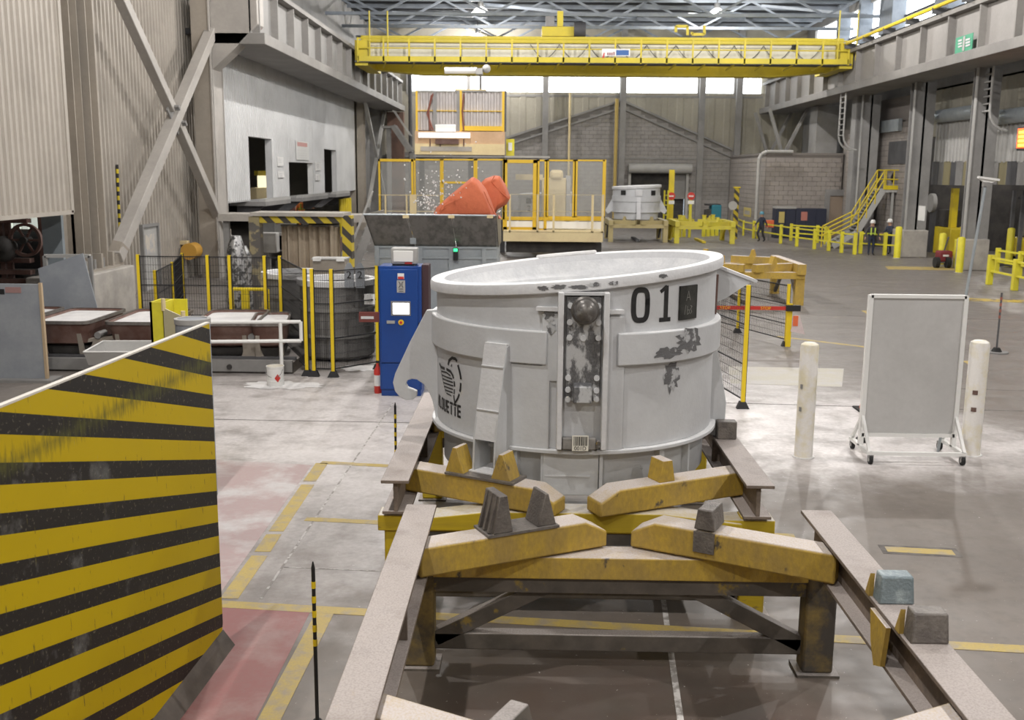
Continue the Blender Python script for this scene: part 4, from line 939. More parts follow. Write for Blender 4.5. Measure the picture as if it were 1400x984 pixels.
# powder pans on the carousel
def pan(label, cx, cy, rz, w=1.2, l=2.05, zr=.97, mound=0):
    t = thing('powder_pan', label, 'pan', (cx,cy,0), 'powder pans')
    ORG[t.name] = Vector((0,0,0)); t.rotation_euler = (0,0,rz)
    def loop(w_, l_, z, r=.18, n=4):
        o = []
        for sx, sy, a0 in ((1,-1,-90),(1,1,0),(-1,1,90),(-1,-1,180)):
            for k in range(n+1):
                a = R(a0+90*k/n); o.append((sx*(w_/2-r)+r*math.cos(a), sy*(l_/2-r)+r*math.sin(a), z))
        return o
    def loft(loops, cap0=True, cap1=False):
        mb = MB(); n = len(loops[0]); vs = [p for lp_ in loops for p in lp_]; fs = []
        for j in range(len(loops)-1):
            for k in range(n): fs.append((j*n+k, j*n+(k+1)%n, (j+1)*n+(k+1)%n, (j+1)*n+k))
        if cap0: fs.append(tuple(reversed(range(n))))
        if cap1: fs.append(tuple((len(loops)-1)*n+k for k in range(n)))
        return mb.add(vs, fs)
    loft([loop(w*.62,l*.68,.44,.2), loop(w*.86,l*.90,.52,.22), loop(w*.97,l*.98,zr-.06), loop(w,l,zr), loop(w-.05,l-.05,zr), loop(w-.1,l-.1,zr-.09)], True).build('pan_shell', M_pan, t)
    loft([loop(w+.05,l+.05,zr-.05), loop(w+.05,l+.05,zr+.012), loop(w-.04,l-.04,zr+.012)], False).build('pan_rim', M_worn, t)
    lp_ = loop(w-.08,l-.08,zr-.045); n = len(lp_); mb = MB().add(lp_+[(0,0,zr-.02+mound)],[(k,(k+1)%n,n) for k in range(n)]); mb.build('powder_fill', M_powder, t)
    for sx in (-1, 1):
        for sy in (-1, 1): MB().prism([(sx*w*.32-.05,sy*l*.40-.03,.26),(sx*w*.32+.05,sy*l*.40-.03,.26),(sx*w*.32+.04,sy*l*.46-.03,.72),(sx*w*.32-.04,sy*l*.46-.03,.72)],(0,.06,0)).build('bracket', M_beige, t)
    MB().box(-w*.4,w*.4,-l*.38,l*.38,.28,.44).build('cradle', M_dark, t)
    return t
pan('brown pan of white powder standing beside the grey board', -9.52, 21.25, 0)
pan('brown pan of white powder behind the yellow post', -8.0, 21.25, .03)
pan('brown pan of white powder behind the white pipe railing', -6.28, 21.25, .1, w=1.25)
pan('brown pan of white powder tight against the mesh fence corner', -5.42, 21.1, .18, w=.72, l=1.7)
pan('partly hidden brown pan at the far left behind the grey board', -10.95, 21.4, 0)
ca = thing('pan_carousel', 'long grey carousel base carrying the powder pans', 'conveyor', (-8,21.2,0))
MB().box(-11.9,-4.75,20.05,22.5,.0,.22).build('base_slab', M_std, ca); MB().box(-11.9,-4.75,19.98,20.1,.04,.27).build('front_channel', M_steel, ca)
MB().box(-11.9,-4.75,20.3,20.42,.22,.28).build('track_rail', M_dsteel, ca)
for x in (-6.0,-7.5,-10.2): MB().tube((x,19.97,.14),(x,19.93,.14),.05,12).build('pin', M_dark, ca)
for x in (-5.65,-7.15,-8.78):
    j = MB().prism([(x-.22,20.4,.28),(x+.22,20.4,.28),(x+.1,20.4,.62),(x-.1,20.4,.62)],(0,.2,0)).build('pan_joint', M_beige, ca)
    MB().beam((x-.3,20.5,.55),(x+.3,20.5,.62),.12,.07).build('link_arm', M_beige, j); MB().tube((x,20.35,.68),(x,20.7,.68),.07,10).build('link_pin', M_steel, j)
tr = gz(160,478,.45)
t = thing('steel_tray', 'empty pale steel tray in front of the pans', 'tray', (tr.x,tr.y,0))
q = [gz(*p,.62) for p in ((114,481),(203,481),(212,466),(141,466))]; q2 = [gz(*p,.36) for p in ((121,499),(200,499),(206,486),(143,486))]
mb = MB().add([Vector(p) for p in q2+q], [(3,2,1,0),(0,1,5,4),(1,2,6,5),(2,3,7,6),(3,0,4,7)]); 
mb.build('tray_shell', M_lsteel, t)
MB().path(q+[q[0]],.015,6).build('tray_rim', M_white, t); MB().box(q2[0].x+.1,q2[1].x-.1,q2[0].y+.05,q2[3].y-.02,0,.36).build('support', M_dsteel, t)
# white pipe railing
t = thing('pipe_railing', 'white pipe railing in front of the pans beside the pail', 'railing', (-5.3,19.55,0))
for z in (1.1,.72): MB().tube((-7.0,19.4,z),(-4.49,19.72,z),.035).build('rail', M_white, t)
MB().tube((-4.49,19.72,.72),(-4.49,19.72,1.1),.035).build('end_bar', M_white, t)
for x in (-4.88,-6.8): MB().tube((x,19.45+(x+6.5)*.12+.03,0),(x,19.45+(x+6.5)*.12+.03,1.1),.035).build('upright', M_white, t)
# pail
pl = gz(377,527); t = thing('paint_pail', 'white metal pail with red diamond label on the floor', 'pail', pl)
MB().lathe([(0,0),(.150,0),(.155,.02),(.160,.36),(.168,.365),(.168,.385),(.155,.385),(.15,.34),(.15,.25)],(pl.x,pl.y,0),28).build('pail_body', M_white, t)
MB().lathe([(0,.33),(.152,.33)],(pl.x,pl.y,0),20).build('paint_fill', mat('ochre_residue', (.45,.33,.10)), t)
for z in (.10,.30): MB().lathe([(.156,z),(.163,z+.01),(.157,z+.02)],(pl.x,pl.y,0),28).build('bead', M_white, t)
MB().path([(pl.x+.168*math.cos(a),pl.y-.168*math.sin(a)*.3-.10,.34-.16*math.sin(a)) for a in [math.pi*k/10 for k in range(11)]],.006,5).build('wire_handle', M_steel, t)
d0 = MB().ring((pl.x,pl.y,0),.158,.1625,.10,.24,5,40,6); 
def dia(p):
    return p
mb = MB(); 
for k in range(6):
    pass
vs = [(pl.x+.1665*math.sin(R(a)), pl.y-.1665*math.cos(R(a)), z) for a, z in ((28,.09),(48,.17),(28,.25),(8,.17))]
MB().add(vs,[(0,1,2,3)]).build('hazard_label', M_red, t, smooth=False)
# spilled powder by the pail
def heap(name, label, x, y, rx, ry, h, seed, m_=None):
    rnd = random.Random(seed); n = 28; mb = MB(); vs = [(x,y,h)]
    fr_ = [.75+.5*rnd.random() for _ in range(n)]
    for j, (f, z) in enumerate(((.35,.7),(.7,.3),(1,.0))):
        for k in range(n):
            a = 2*math.pi*k/n; g_ = f*fr_[k]; vs.append((x+rx*g_*math.cos(a), y+ry*g_*math.sin(a), .004+h*z*(.7+.5*rnd.random())*(z>0)))
    fs = [(0,1+k,1+(k+1)%n) for k in range(n)]
    for j in range(2):
        for k in range(n): fs.append((1+j*n+k,1+(j+1)*n+k,1+(j+1)*n+(k+1)%n,1+j*n+(k+1)%n))
    o = mb.add(vs, fs).build(name, m_ or M_powder); o['kind'] = 'stuff'; return tag(o, label, 'powder')
heap('spilled_powder', 'thin white powder spill on the floor around the pail', pl.x+.15, pl.y+.05, .75, .35, .02, 3)
heap('spilled_powder', 'white powder heap behind the gate fence by the cabinet', -3.5, 20.7, .5, .3, .05, 5)
heap('spilled_powder', 'white powder heap on the floor behind the pan fence', -7.8, 24.0, 1.1, .9, .12, 8)
# boards and sheets at the far left
a = gz(66,521); t = thing('grey_board', 'grey standing board with wooden edge at the left edge', 'board', (a.x-1.4,a.y,0))
MB().box(a.x-2.8,a.x-.05,a.y,a.y+.05,.05,1.86).build('board_face', M_grey, t, bevel=.004); MB().box(a.x-.05,a.x,a.y-.01,a.y+.06,.03,1.88).build('wooden_edge', M_wood, t)
MB().box(a.x-2.9,a.x+.15,a.y-.2,a.y+.3,0,.05).build('foot_rail', M_steel, t)
lbl = at(14,390,a.y); MB().box(lbl.x-.25,lbl.x-.12,a.y-.006,a.y,1.66,1.76).build('black_sticker', M_black, t); MB().box(lbl.x-.1,lbl.x+.2,a.y-.006,a.y,1.69,1.80).build('worn_sticker', mat('worn_red_sticker', (.33,.20,.19)), t)
t = thing('leaning_sheet', 'blue grey steel sheet leaning crooked against a frame', 'sheet', at(95,440,23.2))
q = [at(52,367,23.2),at(113,346,23.2),at(138,440,22.95),at(66,455,22.95)]
MB().prism(q,(0,.03,0)).build('sheet_plate', M_grey, t, smooth=False)
z0 = at(60,350,23.4); z1 = at(122,350,23.4)
MB().beam((z0.x,23.45,.2),(z0.x,23.45,z0.z),.08,.08).build('frame_upright', M_steel, t); MB().beam((z1.x,23.45,.2),(z1.x,23.45,z1.z),.08,.08).build('frame_upright', M_steel, t); MB().beam((z0.x,23.45,z0.z),(z1.x,23.45,z1.z),.08,.08).build('frame_head', M_lsteel, t); MB().box(z0.x-.05,z1.x+.05,23.3,23.6,0,.2).build('frame_foot', M_steel, t)
# old machine under the hanging enclosure
t = thing('drive_machine', 'dark rusty drive machine with big pulley under the hanging siding', 'machine', (-13.5,25.6,0))
pc = at(35,328,25.6)
for r_ in (.42,): MB().ring((0,0,0),r_-.07,r_,-.05,.05,0,360,30).xf(Matrix.Translation(pc) @ Matrix.Rotation(R(90),4,'X')).build('pulley_rim', M_rust, t)
for k in range(6): MB().beam(pc, pc+Vector((.38*math.cos(k*R(60)),0,.38*math.sin(k*R(60)))), .05, .05).build('pulley_spoke', M_rust, t)
MB().tube(pc-Vector((0,.15,0)),pc+Vector((0,.2,0)),.09,12).build('pulley_hub', M_dark, t)
for px in (3,12,58): MB().beam((at(px,330,25.9).x,25.9,0),(at(px,330,25.9).x,25.9,2.9),.12,.12).build('upright', M_rust, t)
for py in (302,356,372,384): zz_ = at(20,py,25.8).z; MB().box(-16.5,-12.7,25.7,25.95,zz_-.05,zz_+.06).build('cross_bar', M_rust, t)
MB().box(-16,-13.0,26.3,27.8,0,1.3).build('gear_case', M_dark, t, bevel=.1); MB().ball((at(5,335,25.6).x,25.6,2.0),.33,12,8).build('motor_end', M_dark, t)
t = thing('lit_window_band', 'row of small lit panes glimpsed behind the drive machine', 'window', (-15,28.1,2.6))
for k in range(7): MB().box(-15.2+k*.23,-15.03+k*.23,28.15,28.25,2.35,2.85).build('lit_pane', mat('lit_pane', (.75,.80,.72), emit=.8, fine=0), t)
MB().box(-15.4,-13.4,28.1,28.15,2.28,2.35).build('sill', M_lsteel, t)
plp = MB().box(at(59,320,24.55).x,at(86,320,24.55).x,24.5,24.62,0,2.93).build('siding_sheet', mat('blue_grey_panel', (.20,.23,.25)), None); tag(plp, 'blue grey panel below the hanging siding by the column', 'sheet')
# wall conduits and fittings on the ribbed wall
t = thing('striped_conduit', 'thin yellow and black striped conduit on the ribbed wall', 'conduit', (XL+.15,30.6,1))
a = gx(160,225,XL+.12); c = gx(164,322,XL+.12); n = 16
for k in range(n):
    p = a+(c-a)*k/n; q = a+(c-a)*(k+1)/n; MB().tube(p,q,.045).build('band', M_yel if k % 2 else M_black, t)
for (px0,py0,px1,py1,m_,nm,lab,ct) in ((278,298,296,338,M_lsteel,'junction_box','grey electrical junction box low on the ribbed wall','box'),(283,262,290,275,M_dsteel,'wall_bracket','small dark bracket on the ribbed wall','bracket'),(252,38,256,48,M_dsteel,'wall_hook','small dark hook high on the ribbed wall','hook'),(245,329,249,334,M_cream,'wall_box','tiny cream box on the ribbed wall','box')):
    p0, p1 = gx(px0,py0,XL+.07), gx(px1,py1,XL+.07); tag(MB().box(XL+.08,XL+.36,p0.y,p1.y,p1.z,p0.z).build(nm, m_, bevel=.02), lab, ct)
for k, px in enumerate((262,272)): 
    p0 = gx(px,40 if k else 5,XL+.12); tag(MB().tube((XL+.17,p0.y,2.2),(XL+.14,p0.y,14.9),.04).build('wall_conduit', M_siding), ['thin beige conduit on the ribbed wall, left one','thin beige conduit on the ribbed wall, right one'][k], 'conduit')
p0 = gx(262,343,XL+.5); t = thing('hose_reel', 'round orange hose reel on the ribbed wall', 'reel', p0); MB().tube(p0+Vector((0,-.35,0)),p0+Vector((0,.35,0)),.30,16).build('drum', mat('ochre_orange', (.55,.30,.05)), t); MB().box(XL+.06,p0.x,p0.y-.1,p0.y+.1,p0.z-.1,p0.z+.1).build('wall_arm', M_steel, t)
# yellow post and cylinder behind the striped plate
Yp = 13.2; a = at(204,413,Yp); c = at(243,413,Yp)
t = thing('yellow_guard_post', 'yellow steel channel post with grey gusset behind the striped plate', 'post', ((a.x+c.x)/2,Yp,0))
MB().box(a.x,a.x+.20,Yp,Yp+.03,0,a.z).box(a.x,a.x+.03,Yp,Yp+.35,0,a.z).box(a.x+.2-.03,a.x+.2,Yp,Yp+.35,0,a.z).box(a.x,c.x,Yp+.35,Yp+.38,0,a.z).build('channel', M_yel2, t)
g0, g1_, g2_ = at(223,421,Yp-.02), at(250,433,Yp-.02), at(250,470,Yp-.02)
MB().prism([g0,g1_,(g1_.x,Yp-.02,.5),(g0.x,Yp-.02,.5)],(0,.03,0)).build('gusset', mat('pale_olive_plate', (.42,.38,.24)), t)
for px, py in ((223,408),(250,425)): p = at(px,py,Yp); MB().tube(p,p-Vector((0,0,.16)),.03).build('eye_lug', M_cream, t)
p0 = at(263,436,12.2); p1 = at(286,436,12.2); rr_ = p1.x-p0.x
t = thing('steel_cylinder', 'grey upright cylinder standing behind the striped plate corner', 'cylinder', (p0.x,12.2,0))
MB().lathe([(0,p0.z),(rr_-.02,p0.z),(rr_,p0.z-.02),(rr_,0),(0,0)],(p0.x,12.2,0),28).build('drum', M_grey, t); MB().ring((p0.x,12.2,0),rr_-.03,rr_+.01,p0.z-.05,p0.z+.01,0,360,28).build('top_ring', M_lsteel, t)
# black and yellow delineator rods on the floor
M_rod = mat('black_rod', (.02,.02,.02), rough=.5, fine=0)
for k, (x, y, h, lab) in enumerate(((gz(434,992).x, gz(434,992).y, 1.22, 'thin black and yellow striped rod beside the near stand'), (-1.62,12.0,1.22,'thin black and yellow striped rod behind the left rail of the pot stand'))):
    t = thing('marker_rod', lab, 'rod', (x,y,0), 'marker rods')
    MB().tube((x,y,0),(x,y,h),.014).build('rod', M_rod, t); MB().tube((x,y,0),(x,y,.05),.06,12,.03).build('foot', M_rub, t)
    for j in range(5): MB().tube((x,y,h-.10-.11*j),(x,y,h-.15-.11*j),.0165).build('yellow_band', M_ypost, t)
    MB().tube((x,y,h),(x,y,h+.05),.015,6,.004).build('tip', M_rod, t)
# ---------------------------------------------------------------- blue cabinet and neighbours
a = gz(520,541); X0 = a.x; X1 = at(577,541,a.y).x; Yc = a.y; ZT = at(548,364,Yc).z
t = thing('control_cabinet', 'blue electrical control cabinet with lit touch screen', 'cabinet', ((X0+X1)/2,Yc+.3,0))
MB().box(X0,X1,Yc,Yc+.62,.12,ZT).build('body', M_blue, t, bevel=.012); MB().box(X0+.02,X1-.02,Yc+.02,Yc+.6,0,.12).build('plinth', M_blue, t)
dr = MB().box(X0+.03,X1-.06,Yc-.03,Yc,.62,ZT-.05).build('door', M_blue, t, bevel=.01); MB().box(X0+.03,X1-.04,Yc-.025,Yc,.13,.60).build('lower_panel', M_blue, t, bevel=.008)
def face(px0,py0,px1,py1,nm,m_,par,y=Yc-.03,th=.015,**k):
    p, q = at(px0,py0,y), at(px1,py1,y); return MB().box(p.x,q.x,y-th,y,q.z,p.z).build(nm, m_, par, **k)
sc_ = face(534.5,411.5,561.5,431.5,'screen_bezel',M_steel,dr); face(537,414,559.5,429.5,'screen',M_screen,sc_,y=Yc-.045,th=.004)
face(543.5,373.5,552.5,381.5,'label_plate',M_white,dr,th=.004); face(544,378,552,381.5,'label_red',M_red,dr,y=Yc-.034,th=.003)
lp2 = face(542.5,383,554,400,'pictogram_plate',M_lsteel,dr,th=.004)
mb = MB()
for s in (-1,1):
    c0 = at(548.2+s*5.2,389,Yc-.036); pts = [(c0.x-s*.055*math.cos(R(a_)),Yc-.036,c0.z+.06*math.sin(R(a_))) for a_ in range(-60,61,20)]; mb.path(pts,.006,4)
for py in (395,398): p, q = at(545,py,Yc-.036), at(551.5,py,Yc-.036); mb.tube(p,q,.006,4)
mb.build('pictogram', M_black, lp2)
hn = face(529,438,540,442,'door_handle',M_lsteel,dr,th=.03)
p = at(548.5,440.5,Yc-.03); MB().tube(p,p-Vector((0,.02,0)),.05,16).build('switch_plate', M_ypost, dr); MB().tube(p-Vector((0,.02,0)),p-Vector((0,.05,0)),.025,12).build('switch_knob', M_red, dr)
MB().box(X1-.05,X1-.035,Yc-.04,Yc-.02,1.0,1.35).build('latch', M_black, t)
MB().box(X1,X1+.12,Yc+.1,Yc+.5,.6,ZT+.02).build('side_duct', mat('dark_maroon', (.06,.03,.035)), t)
p0, p1 = at(535,339,Yc+.15), at(573,360,Yc+.15)
t = thing('junction_box', 'pale grey control box on top of the blue cabinet', 'box', ((p0.x+p1.x)/2,Yc+.3,ZT)); ZB = ZT
MB().box(p0.x,p1.x-.04,Yc+.1,Yc+.45,ZB+.03,p0.z).build('housing', M_lsteel, t, bevel=.015); MB().box(p0.x+.04,p1.x-.10,Yc+.075,Yc+.1,ZB+.07,p0.z-.04).build('front_cover', M_white, t, bevel=.012); MB().box(p0.x+.02,p1.x-.06,Yc+.12,Yc+.43,ZB,ZB+.03).build('feet', M_black, t); MB().box(p1.x-.25,p1.x-.12,Yc+.09,Yc+.1,ZB+.035,ZB+.065).build('red_mark', M_red, t)
fe = gz(516,541); t = thing('fire_extinguisher', 'small red and white extinguisher at the foot of the blue cabinet', 'extinguisher', (X0-.08,Yc+.25,0))
MB().lathe([(0,0),(.065,0),(.07,.03),(.07,.42),(.03,.5),(.02,.56),(0,.56)],(X0-.08,Yc+.25,0),16).build('bottle', M_red, t); MB().ring((X0-.08,Yc+.25,0),.07,.073,.14,.34,-60,60,8).build('label_band', M_white, t); MB().box(X0-.11,X0-.02,Yc+.23,Yc+.27,.56,.6).build('valve', M_black, t)
t = thing('cable_post', 'slim grey post with red interlock switch beside the cabinet', 'post', (X0-.1,Yc+1.0,0)); xq = X0-.09
MB().box(xq-.03,xq+.03,Yc+.9,Yc+.96,0,1.75).build('post', M_lsteel, t); MB().box(xq-.42,xq-.02,Yc+.86,Yc+.98,1.22,1.40).build('interlock_box', mat('brown_red_box', (.22,.06,.05)), t); MB().box(xq-.02,xq+.06,Yc+.84,Yc+.9,1.02,1.42).build('switch', M_black, t); MB().box(xq-.38,xq-.14,Yc+.855,Yc+.86,1.28,1.33).build('label', M_white, t)
p0 = at(506,407,20.55); tag(MB().box(p0.x-.12,p0.x+.1,20.52,20.55,p0.z-.13,p0.z+.08).build('warning_plate', M_white), 'small white warning plate on the gate post', 'sign')
# bag tipping station: galvanised body, steel hood, orange bags
YG = 20.7; a, c = at(512,336,YG), at(680,336,YG)
t = thing('bag_station', 'galvanised bag tipping station with flared steel hood', 'machine', ((a.x+c.x)/2,YG+.8,0))
MB().box(a.x,c.x,YG,YG+1.7,0,a.z).build('body', M_galv, t)
for px in (516,575,617,662): p = at(px,345,YG); MB().box(p.x-.04,p.x+.04,YG-.05,YG,.3,a.z).build('rib', M_galv, t)
for py in (338,352): p = at(600,py,YG); MB().box(a.x,c.x,YG-.04,YG,p.z-.02,p.z+.02).build('flange_bar', M_galv, t)
zt_ = at(590,294,YG-.55).z; tl, tr_ = at(497,294,YG-.55).x, at(677,294,YG-.55).x; nb = 3
for k in range(nb):
    u0, u1 = k/nb, (k+1)/nb; g_ = .006
    b0, b1 = a.x+(c.x-a.x)*u0+g_, a.x+(c.x-a.x)*u1-g_; t0, t1 = tl+(tr_-tl)*u0+g_, tl+(tr_-tl)*u1-g_
    MB().prism([(b0,YG,a.z),(b1,YG,a.z),(t1,YG-.55,zt_),(t0,YG-.55,zt_)],(0,.03,.015)).build('hood_panel', M_ss, t, smooth=False)
MB().prism([(a.x,YG,a.z),(a.x,YG+1.7,a.z),(tl,YG+2.1,zt_),(tl,YG-.55,zt_)],(.03,0,0)).build('hood_side', M_ss, t, smooth=False); MB().prism([(c.x,YG,a.z),(c.x,YG+1.7,a.z),(tr_,YG+2.1,zt_),(tr_,YG-.55,zt_)],(.03,0,0)).build('hood_side', M_ss, t, smooth=False)
MB().tube((tl,YG-.55,zt_),(tr_,YG-.55,zt_),.018).build('hood_edge', M_galv, t); MB().box(tl+.3,tr_,YG+.4,YG+1.6,zt_-.3,zt_-.26).build('tipping_grid', M_dsteel, t)
for px in (555,617,670): p = at(px,296,YG-.56); MB().box(p.x-.06,p.x+.06,YG-.6,YG-.54,p.z-.03,p.z+.03).build('latch', M_cream, t)
for px0, px1 in ((556,564),(620,622)): MB().tube(at(px0,298,YG-.5),at(px1,326,YG-.12),.008,5).build('stay_cable', M_lsteel, t)
p = at(623,345,YG-.08); sg_ = MB().box(p.x-.045,p.x+.045,YG-.12,YG-.05,p.z-.16,p.z+.09).build('signal_lamp', M_black, t); MB().box(p.x-.04,p.x+.04,YG-.135,YG-.12,p.z+.02,p.z+.08).build('green_lens', M_green_lit, sg_)
p = at(565,325,YG-.1); MB().box(p.x-.06,p.x+.06,YG-.15,YG-.02,p.z-.12,p.z+.06).build('hinge_box', M_galv, t)
def pillow(poly, Y, depth, m_, name, par, seed=1):
    rnd = random.Random(seed); n = len(poly); c0 = sum((Vector(p) for p in poly), Vector())/n; mb = MB(); L_ = [(-.5,.80),(-.22,1.0),(.25,.98),(.5,.72)]; vs = []
    for f, s_ in L_:
        for p in poly:
            q_ = c0+(Vector(p)-c0)*s_*(1+.05*(rnd.random()-.5)); vs.append((q_.x, Y+depth*f+.04*rnd.random(), q_.z))
    vs.append((c0.x+.10, Y-depth*.56, c0.z+.16)); fs = [(k,(k+1)%n,len(vs)-1) for k in range(n)] + [tuple((len(L_)-1)*n+k for k in reversed(range(n)))]
    for j in range(len(L_)-1):
        for k in range(n): fs.append((j*n+k,(j+1)*n+k,(j+1)*n+(k+1)%n,j*n+(k+1)%n))
    o = mb.add(vs, fs).build(name, m_, par, bevel=.03)
    return o
t = thing('bulk_bag', 'large creased orange bulk bag tipped on the steel hood', 'bag', at(640,296,21.2), 'orange bulk bags')
P_ = lambda l, Y: [at(px,py,Y) for px, py in l]
MB().prism([at(590,299,20.95),at(684,299,20.95),at(680,294,20.95),at(596,294,20.95)],(0,.7,0)).build('bag_skirt', M_orange, t)
pillow(P_([(592,297),(597,284),(612,270),(632,253),(647,241),(655,246),(664,258),(672,276),(679,297),(655,298),(625,298)],21.3),21.3,.75,M_orange,'bag_body',t,2)
MB().path(P_([(604,287),(630,271),(651,262)],20.94),.012,5).build('seam', M_orange, t); MB().path(P_([(662,262),(668,276),(676,292)],20.94),.012,5).build('seam', M_orange, t)
t = thing('bulk_bag', 'smaller orange bulk bag behind the tipped one', 'bag', at(678,293,22.0), 'orange bulk bags')
pillow(P_([(655,296),(656,252),(664,244),(676,239),(684,240),(692,254),(698,270),(693,279),(680,287),(676,297)],22.1),22.1,.6,M_orange,'bag_body',t,5)
MB().path(P_([(676,240),(672,248),(684,262),(696,272)],21.78),.012,5).build('seam', M_orange, t)
rnd = random.Random(9); mb = MB()
for k in range(210):
    px = 612+rnd.gauss(0,22) - 8; py = 255+rnd.gauss(0,20)
    if k > 110: px = 585+rnd.gauss(0,8); py = 276+rnd.gauss(0,9)
    p = at(px,py,20.9+rnd.uniform(-.3,.8)); s_ = rnd.uniform(.006,.022); mb.ball(p, s_, 5, 3)
o = mb.build('flying_powder', M_powder, kind='stuff'); tag(o, 'white powder flecks flying around the tipped orange bag', 'powder')
# ---------------------------------------------------------------- striped gantry, curtain, vats behind the fence
def hazmat(name, per=.22):
    m = mat(name, (.52,.40,.03), rough=.6); N, L, b = nodes_of(m); g = N.new('ShaderNodeNewGeometry'); sp = N.new('ShaderNodeSeparateXYZ'); L.new(g.outputs['Position'], sp.inputs[0])
    f = math_node(N, L, 'FRACT', math_node(N, L, 'DIVIDE', math_node(N, L, 'ADD', math_node(N, L, 'ADD', sp.outputs[0], sp.outputs[2]), 50.0), per))
    L.new(mix_node(N, L, math_node(N, L, 'LESS_THAN', f, .48), (.52,.40,.03), (.05,.045,.04)), b.inputs['Base Color']); return m
M_hz = hazmat('small_hazard_stripes', .46)
YS = 29; a, c = at(345,296,YS), at(470,296,YS)
t = thing('striped_gantry', 'yellow and black striped portal frame with pale top behind the fence', 'frame', ((a.x+c.x)/2,YS,0))
zb2 = at(400,305,YS).z
MB().box(a.x,c.x,YS,YS+.4,zb2,a.z+.02).build('crossbeam', M_hz, t); MB().box(a.x-.05,c.x,YS-.1,YS+1.2,a.z+.02,a.z+.12).build('top_deck', M_conc, t)
MB().box(c.x-.05,c.x+.22,YS-.05,YS+.35,0,a.z+.05).build('upright', M_hz, t); MB().box(a.x-.1,a.x+.2,YS-.05,YS+.35,0,a.z).build('upright', mat('dull_stripes', (.33,.28,.16),(.12,.11,.10),sc=2,lo=.48,hi=.52,stretch=(1,1,1.5)), t)
a, c = at(384,308,YS+.6), at(464,308,YS+.6); t = thing('canvas_curtain', 'beige canvas curtain hanging in folds under the striped portal', 'curtain', ((a.x+c.x)/2,YS+.6,.3))
n = 60; vs = []
for k in range(n+1):
    u = k/n; x = a.x+(c.x-a.x)*u; y = YS+.6+.10*math.sin(u*34)+.05*math.sin(u*71+1)
    vs += [(x,y,.25),(x,y,a.z-.03*math.sin(u*21))]
for k in range(n+1):
    x, y, z = vs[2*k]; vs += [(x,y+.02,.25),(x,y+.02,vs[2*k+1][2])]
m0 = 2*(n+1)
MB().add(vs,[(2*k,2*k+2,2*k+3,2*k+1) for k in range(n)]+[(m0+2*k+1,m0+2*k+3,m0+2*k+2,m0+2*k) for k in range(n)]).build('drape', M_curtain, t); MB().tube((a.x,YS+.6,a.z),(c.x,YS+.6,a.z),.03).build('rod', M_steel, t); MB().box(a.x,c.x,YS+.5,YS+.8,0,.26).build('sill', M_dsteel, t)
def vat(label, x, y, r, h):
    t = thing('grey_vat', label, 'vat', (x,y,0), 'grey vats')
    MB().lathe([(0,.05),(r-.05,.05),(r,.1),(r,h-.12)],(x,y,0),40).build('shell', mat('grey_vat_paint', (.22,.215,.21),(.17,.165,.16),sc=1.5,rough=.6,dust=((.6,.6,.6),.9)), t); MB().ring((x,y,0),r-.08,r+.06,h-.12,h,0,360,40).build('rim', M_potw, t)
    MB().lathe([(0,h-.25),(r-.08,h-.2)],(x,y,0),30).build('powder', M_powder, t)
    for z in (.5,h*.62): MB().ring((x,y,0),r-.01,r+.04,z,z+.07,0,360,40).build('hoop', M_steel, t)
    MB().box(x-r*.7,x+r*.7,y-r*.7,y+r*.7,0,.05).build('base', M_dsteel, t); return t
v1 = vat('dark grey vat behind the mesh gate left of the cabinet', -4.22, 22.1, .80, 1.72)
p = at(492,372,21.4)
for px, s_ in ((477,'2'),(492,'2')):
    p = at(px,372,21.25); q_ = MB().prism([(p.x-.095,21.25,1.6),(p.x+.095,21.25,1.6),(p.x+.095,21.25,2.0),(p.x+.03,21.25,2.12),(p.x-.03,21.25,2.12),(p.x-.095,21.25,2.0)],(0,.04,0)).build('lug_plate', M_grey, v1)
    mb = text_mesh('2', .22); mb.map(lambda v: (v.x+p.x, 21.24, v.y+1.8)); mb.build('number', M_mark, q_, smooth=False)
vat('pale grey vat behind the curtain side of the fence', -5.75, 25.2, .85, 1.55)
p0, p1 = at(427,353,23.3), at(473,395,23.3); t = thing('beige_crate', 'beige box with white clips above the grey vat', 'crate', ((p0.x+p1.x)/2,23.5,0))
MB().box(p0.x,p1.x,23.3,23.8,0,p0.z-.03).build('box', M_beige, t, bevel=.01)
for x in (p0.x+.1,p1.x-.12): MB().box(x-.08,x+.10,23.25,23.35,p0.z-.06,p0.z+.03).build('clip', M_white, t)
MB().box(p0.x-.02,p1.x+.02,23.28,23.82,p0.z-.03,p0.z).build('lid', M_lsteel, t)
t = thing('yellow_hoop', 'low yellow hoop barrier behind the pans', 'barrier', (at(340,400,24.3).x,24.3,0))
a, c = at(317,395,24.3), at(366,395,24.3)
MB().tube((a.x,24.3,a.z),(c.x,24.3,a.z),.04).build('rail', M_yel, t); MB().box(at(330,395,24.3).x,at(340,395,24.3).x,24.25,24.35,0,a.z).build('plate', M_yel, t); MB().tube((c.x,24.3,0),(c.x,24.3,a.z),.04).build('upright', M_yel, t); MB().tube((a.x,24.3,0),(a.x,24.3,a.z),.04).build('upright', M_yel, t)
for k, (px, y, h, r_) in enumerate(((323,27,2.3,.28),(332,27.5,2.0,.22))):
    x = at(px,350,y).x; o = MB().lathe([(0,0),(r_,0),(r_*1.1,.5),(r_,1.2),(r_*1.08,1.7),(r_*.5,h),(0,h)],(x,y,0),18).build('foil_wrapped_pipe', mat('crinkled_foil', (.45,.45,.45),(.10,.10,.10),sc=7,lo=.48,hi=.55,rough=.3,metal=.6,bump=.6,bsc=20)); tag(o, ['thick foil wrapped pipe left of the striped portal','thinner foil wrapped pipe at the striped portal foot'][k], 'pipe')
